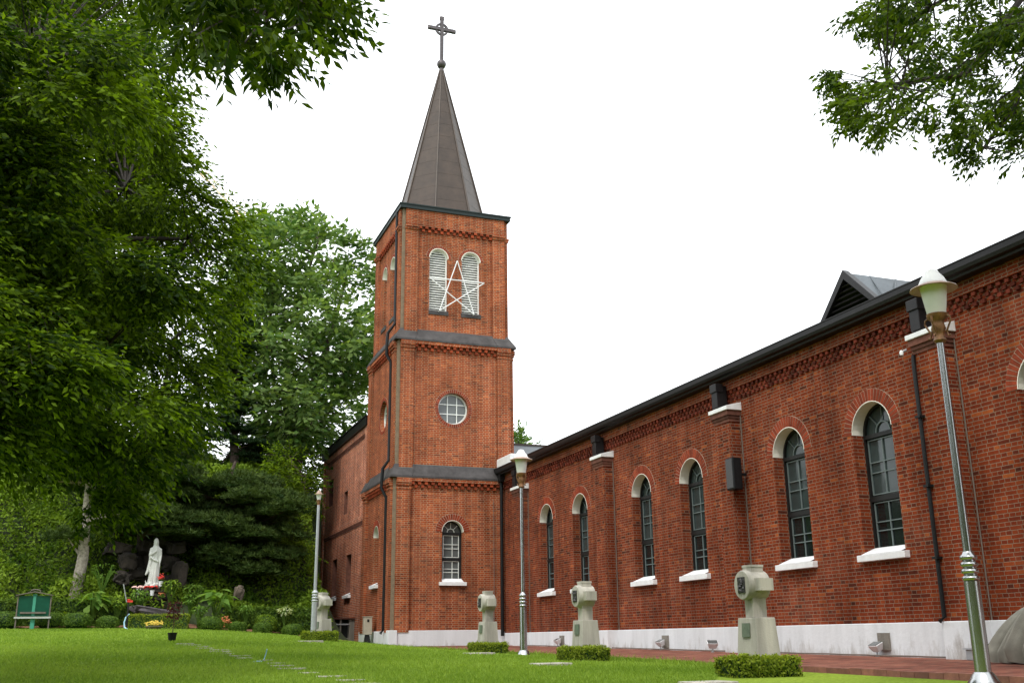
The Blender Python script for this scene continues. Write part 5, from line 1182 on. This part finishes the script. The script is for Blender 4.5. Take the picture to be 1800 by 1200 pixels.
# notice board
g = atG(55, 35.6); t = empty('notice_board', g, 'green notice board with a small wooden roof at the left edge of the lawn', 'notice board', None, R_(-8))
b = MB(); b.box(-.07, .07, .03, .09, -.1, 1.18); b.build('post', MT['signl'], t)
for s in (-1, 1): b = MB(); b.box(s * .56 - .02, s * .56 + .02, -.02, .02, -.05, 1.14); b.build('leg', MT['wood'], t)
b = MB(); b.box(-.53, .53, -.004, .026, .44, 1.12); b.build('board', MT['signg'], t)
b = MB(); b.box(-.05, .05, -.012, -.005, .46, 1.11); b.build('stripe', MT['signl'], t)
b = MB(); b.box(-.62, .62, -.06, .05, .36, .42); b.build('sill', MT['alu'], t); b = MB(); b.box(-.44, .44, -.05, -.01, .52, .58); b.build('shelf', MT['wood'], t)
b = MB()
for s in (-1, 1): b.add([(0, -.10, 1.24), (0, .14, 1.24), (s * .62, .14, 1.125), (s * .62, -.10, 1.125), (0, -.10, 1.275), (0, .14, 1.275), (s * .62, .14, 1.15), (s * .62, -.10, 1.15)], [(0, 1, 2, 3), (4, 5, 6, 7), (0, 3, 7, 4), (3, 2, 6, 7), (1, 2, 6, 5)])
t.scale = (.84, .84, .88); b.tube([(-.17, 0, 1.24), (-.15, 0, 1.31), (0, 0, 1.335), (.15, 0, 1.31), (.17, 0, 1.24)], .02, 6); b.build('roof', MT['wood'], t)
# standpipe and hoses
g = atG(222, 35.2); t = empty('standpipe', g, 'water standpipe with a red tap and pale blue hose on the lawn edge', 'standpipe')
b = MB(); b.tube([(0, 0, -.1), (0, 0, .82)], .028, 8); b.build('pipe', MT['frame'], t); b = MB(); b.box(-.05, .12, -.03, .03, .8, .86); b.lathe([(0, .86), (.05, .87), (.05, .89), (0, .9)], n=10); b.build('tap', MT['red'], t)
b = MB(); b.tube([(-.06, -.05, .8), (-.2, -.06, 1.35)], .018, 6); b.build('rod', MT['galv'], t)
b = MB(); b.tube([(.05, -.03, .45), (-.04, -.05, .36), (-.08, -.06, .2), (-.06, -.1, .05), (.06, -.2, -.03), (.2, -.35, -.03)], .022, 8); b.build('hose', MT['blue'], t, smooth=True)
g = atG(445, 17.0); mb = MB(); mb.tube([(0, 0, .015), (.06, .02, .02), (.13, .0, .018), (.17, .03, .06), (.19, .03, .13), (.20, .0, .20)], .009, 8)
o = mb.build('hose_end', MT['blue'], smooth=True); o.location = g; tag(o, 'short pale blue hose end sticking up beside the stepping stones', 'hose')
# black potted sapling
g = atG(302, 25.6); t = empty('potted_sapling', g, 'thin sapling with dark red leaves in a black plastic pot on the lawn', 'potted plant')
b = MB(); b.lathe([(0, 0), (.075, 0), (.10, .17), (.108, .17), (.108, .19), (.09, .19), (.088, .15), (0, .15)], n=18); b.build('pot', MT['black'], t, smooth=True)
b = MB(); b.tube([(0, 0, .1), (.01, 0, .4), (-.01, 0, .72)], [.01, .008, .005], 6); b.tube([(0, 0, .3), (.12, 0, .42)], .004, 4); b.build('stem', MT['barkr'], t)
P = np.c_[rng.normal(0, .09, 130), rng.normal(0, .09, 130), rng.normal(.68, .11, 130)]; leafmesh('foliage', [leaves(P, rand_dir(130) - np.array([0, 0, .4]), rand_dir(130), .10, .035)], [rng.random(130)], MT['L_red'], t)
P = np.c_[rng.normal(.1, .04, 8), rng.normal(0, .04, 8), rng.normal(.42, .03, 8)]; leafmesh('lower_foliage', [leaves(P, rand_dir(8), rand_dir(8), .13, .02)], [rng.random(8)], MT['L_plant'], t)
# stepping stones
p0, p1 = atG(330, 24.0), atG(640, 12.2); n = 17
for k in range(n):
    f = k / (n - 1); y = p0.y + (p1.y - p0.y) * f; x = p0.x + (p1.x - p0.x) * f + random.uniform(-.1, .1); y += random.uniform(-.12, .12); b = MB(); q = 9; ph = random.random(); sc_ = random.uniform(.55, 1.05)
    R1 = [(sc_ * .19 * (1 + .22 * math.sin(i * 2.1 + k)) * math.cos(2 * math.pi * (i + ph) / q), sc_ * .14 * (1 + .22 * math.sin(i * 1.3 + k * 2)) * math.sin(2 * math.pi * (i + ph) / q)) for i in range(q)]
    b.add([(a, c, -.05) for a, c in R1] + [(a, c, .022) for a, c in R1], [tuple(range(q, 2 * q))] + [(i, (i + 1) % q, q + (i + 1) % q, q + i) for i in range(q)])
    o = b.build('stepping_stone', MT['flat'], bevel=.008); o.location = (x, y, lawn_z(x, y)); tag(o, 'flat pale stone in the row of stepping stones crossing the lawn', 'stepping stone', 'stepping stones across the lawn')
# far tower crane
t = empty('tower_crane', (0, 0, 0), 'distant orange lattice crane jib showing behind the trees at left', 'crane')
a, b_ = np.array(at(-60, -130, 160)), np.array(at(480, 440, 160)); d = b_ - a; d /= np.linalg.norm(d); pr = np.cross(d, [0, 1., 0]); pr /= np.linalg.norm(pr); Ln = np.linalg.norm(b_ - a)
mb = MB(); off = pr * .9
mb.tube([a, b_], .07, 4); mb.tube([a + off, b_ + off], .07, 4); mb.tube([a + off * .5 + np.array([0, .8, 0]), b_ + off * .5 + np.array([0, .8, 0])], .07, 4)
k = 0.
while k < Ln - 1.2:
    mb.tube([a + d * k, a + d * (k + .7) + off], .035, 3); mb.tube([a + d * (k + .7) + off, a + d * (k + 1.4)], .035, 3); k += 1.4
mb.build('jib', MT['crane'], t)
mb = MB(); top = a + np.array([0, 0, 3.]); mb.tube([a - d * 8, top, b_ - d * Ln * .3], .05, 4); mb.tube([Vector((a[0], a[1], -2)), Vector(top)], .8, 4); mb.build('mast', MT['crane'], t)
mb = MB(); c_ = at(115, 185, 160); mb.box(c_.x - 1.6, c_.x + 1.6, 159, 161, c_.z - .8, c_.z + .8); mb.build('counterweight', MT['crane'], t)

# unseen wood, added behind the photographer for its shade and dark reflections (it shades the lawn and shows in the glass and the polished lamp posts)
C_ = [Vector((random.uniform(-26, 12), random.uniform(-26, -9), random.uniform(.5, 12))) for _ in range(260)] + [Vector((random.uniform(-26, -13), random.uniform(-9, 14), random.uniform(.5, 11))) for _ in range(120)]
Vs, T, _w = spray_crown(C_, [(2.0, 2.0, 1.1)] * len(C_), (0, -60, 0), 26, 1.2, 5, .95, .62, .3)
o = leafmesh('added_treeline', Vs, T, MT['L_zel2']); o['kind'] = 'stuff'
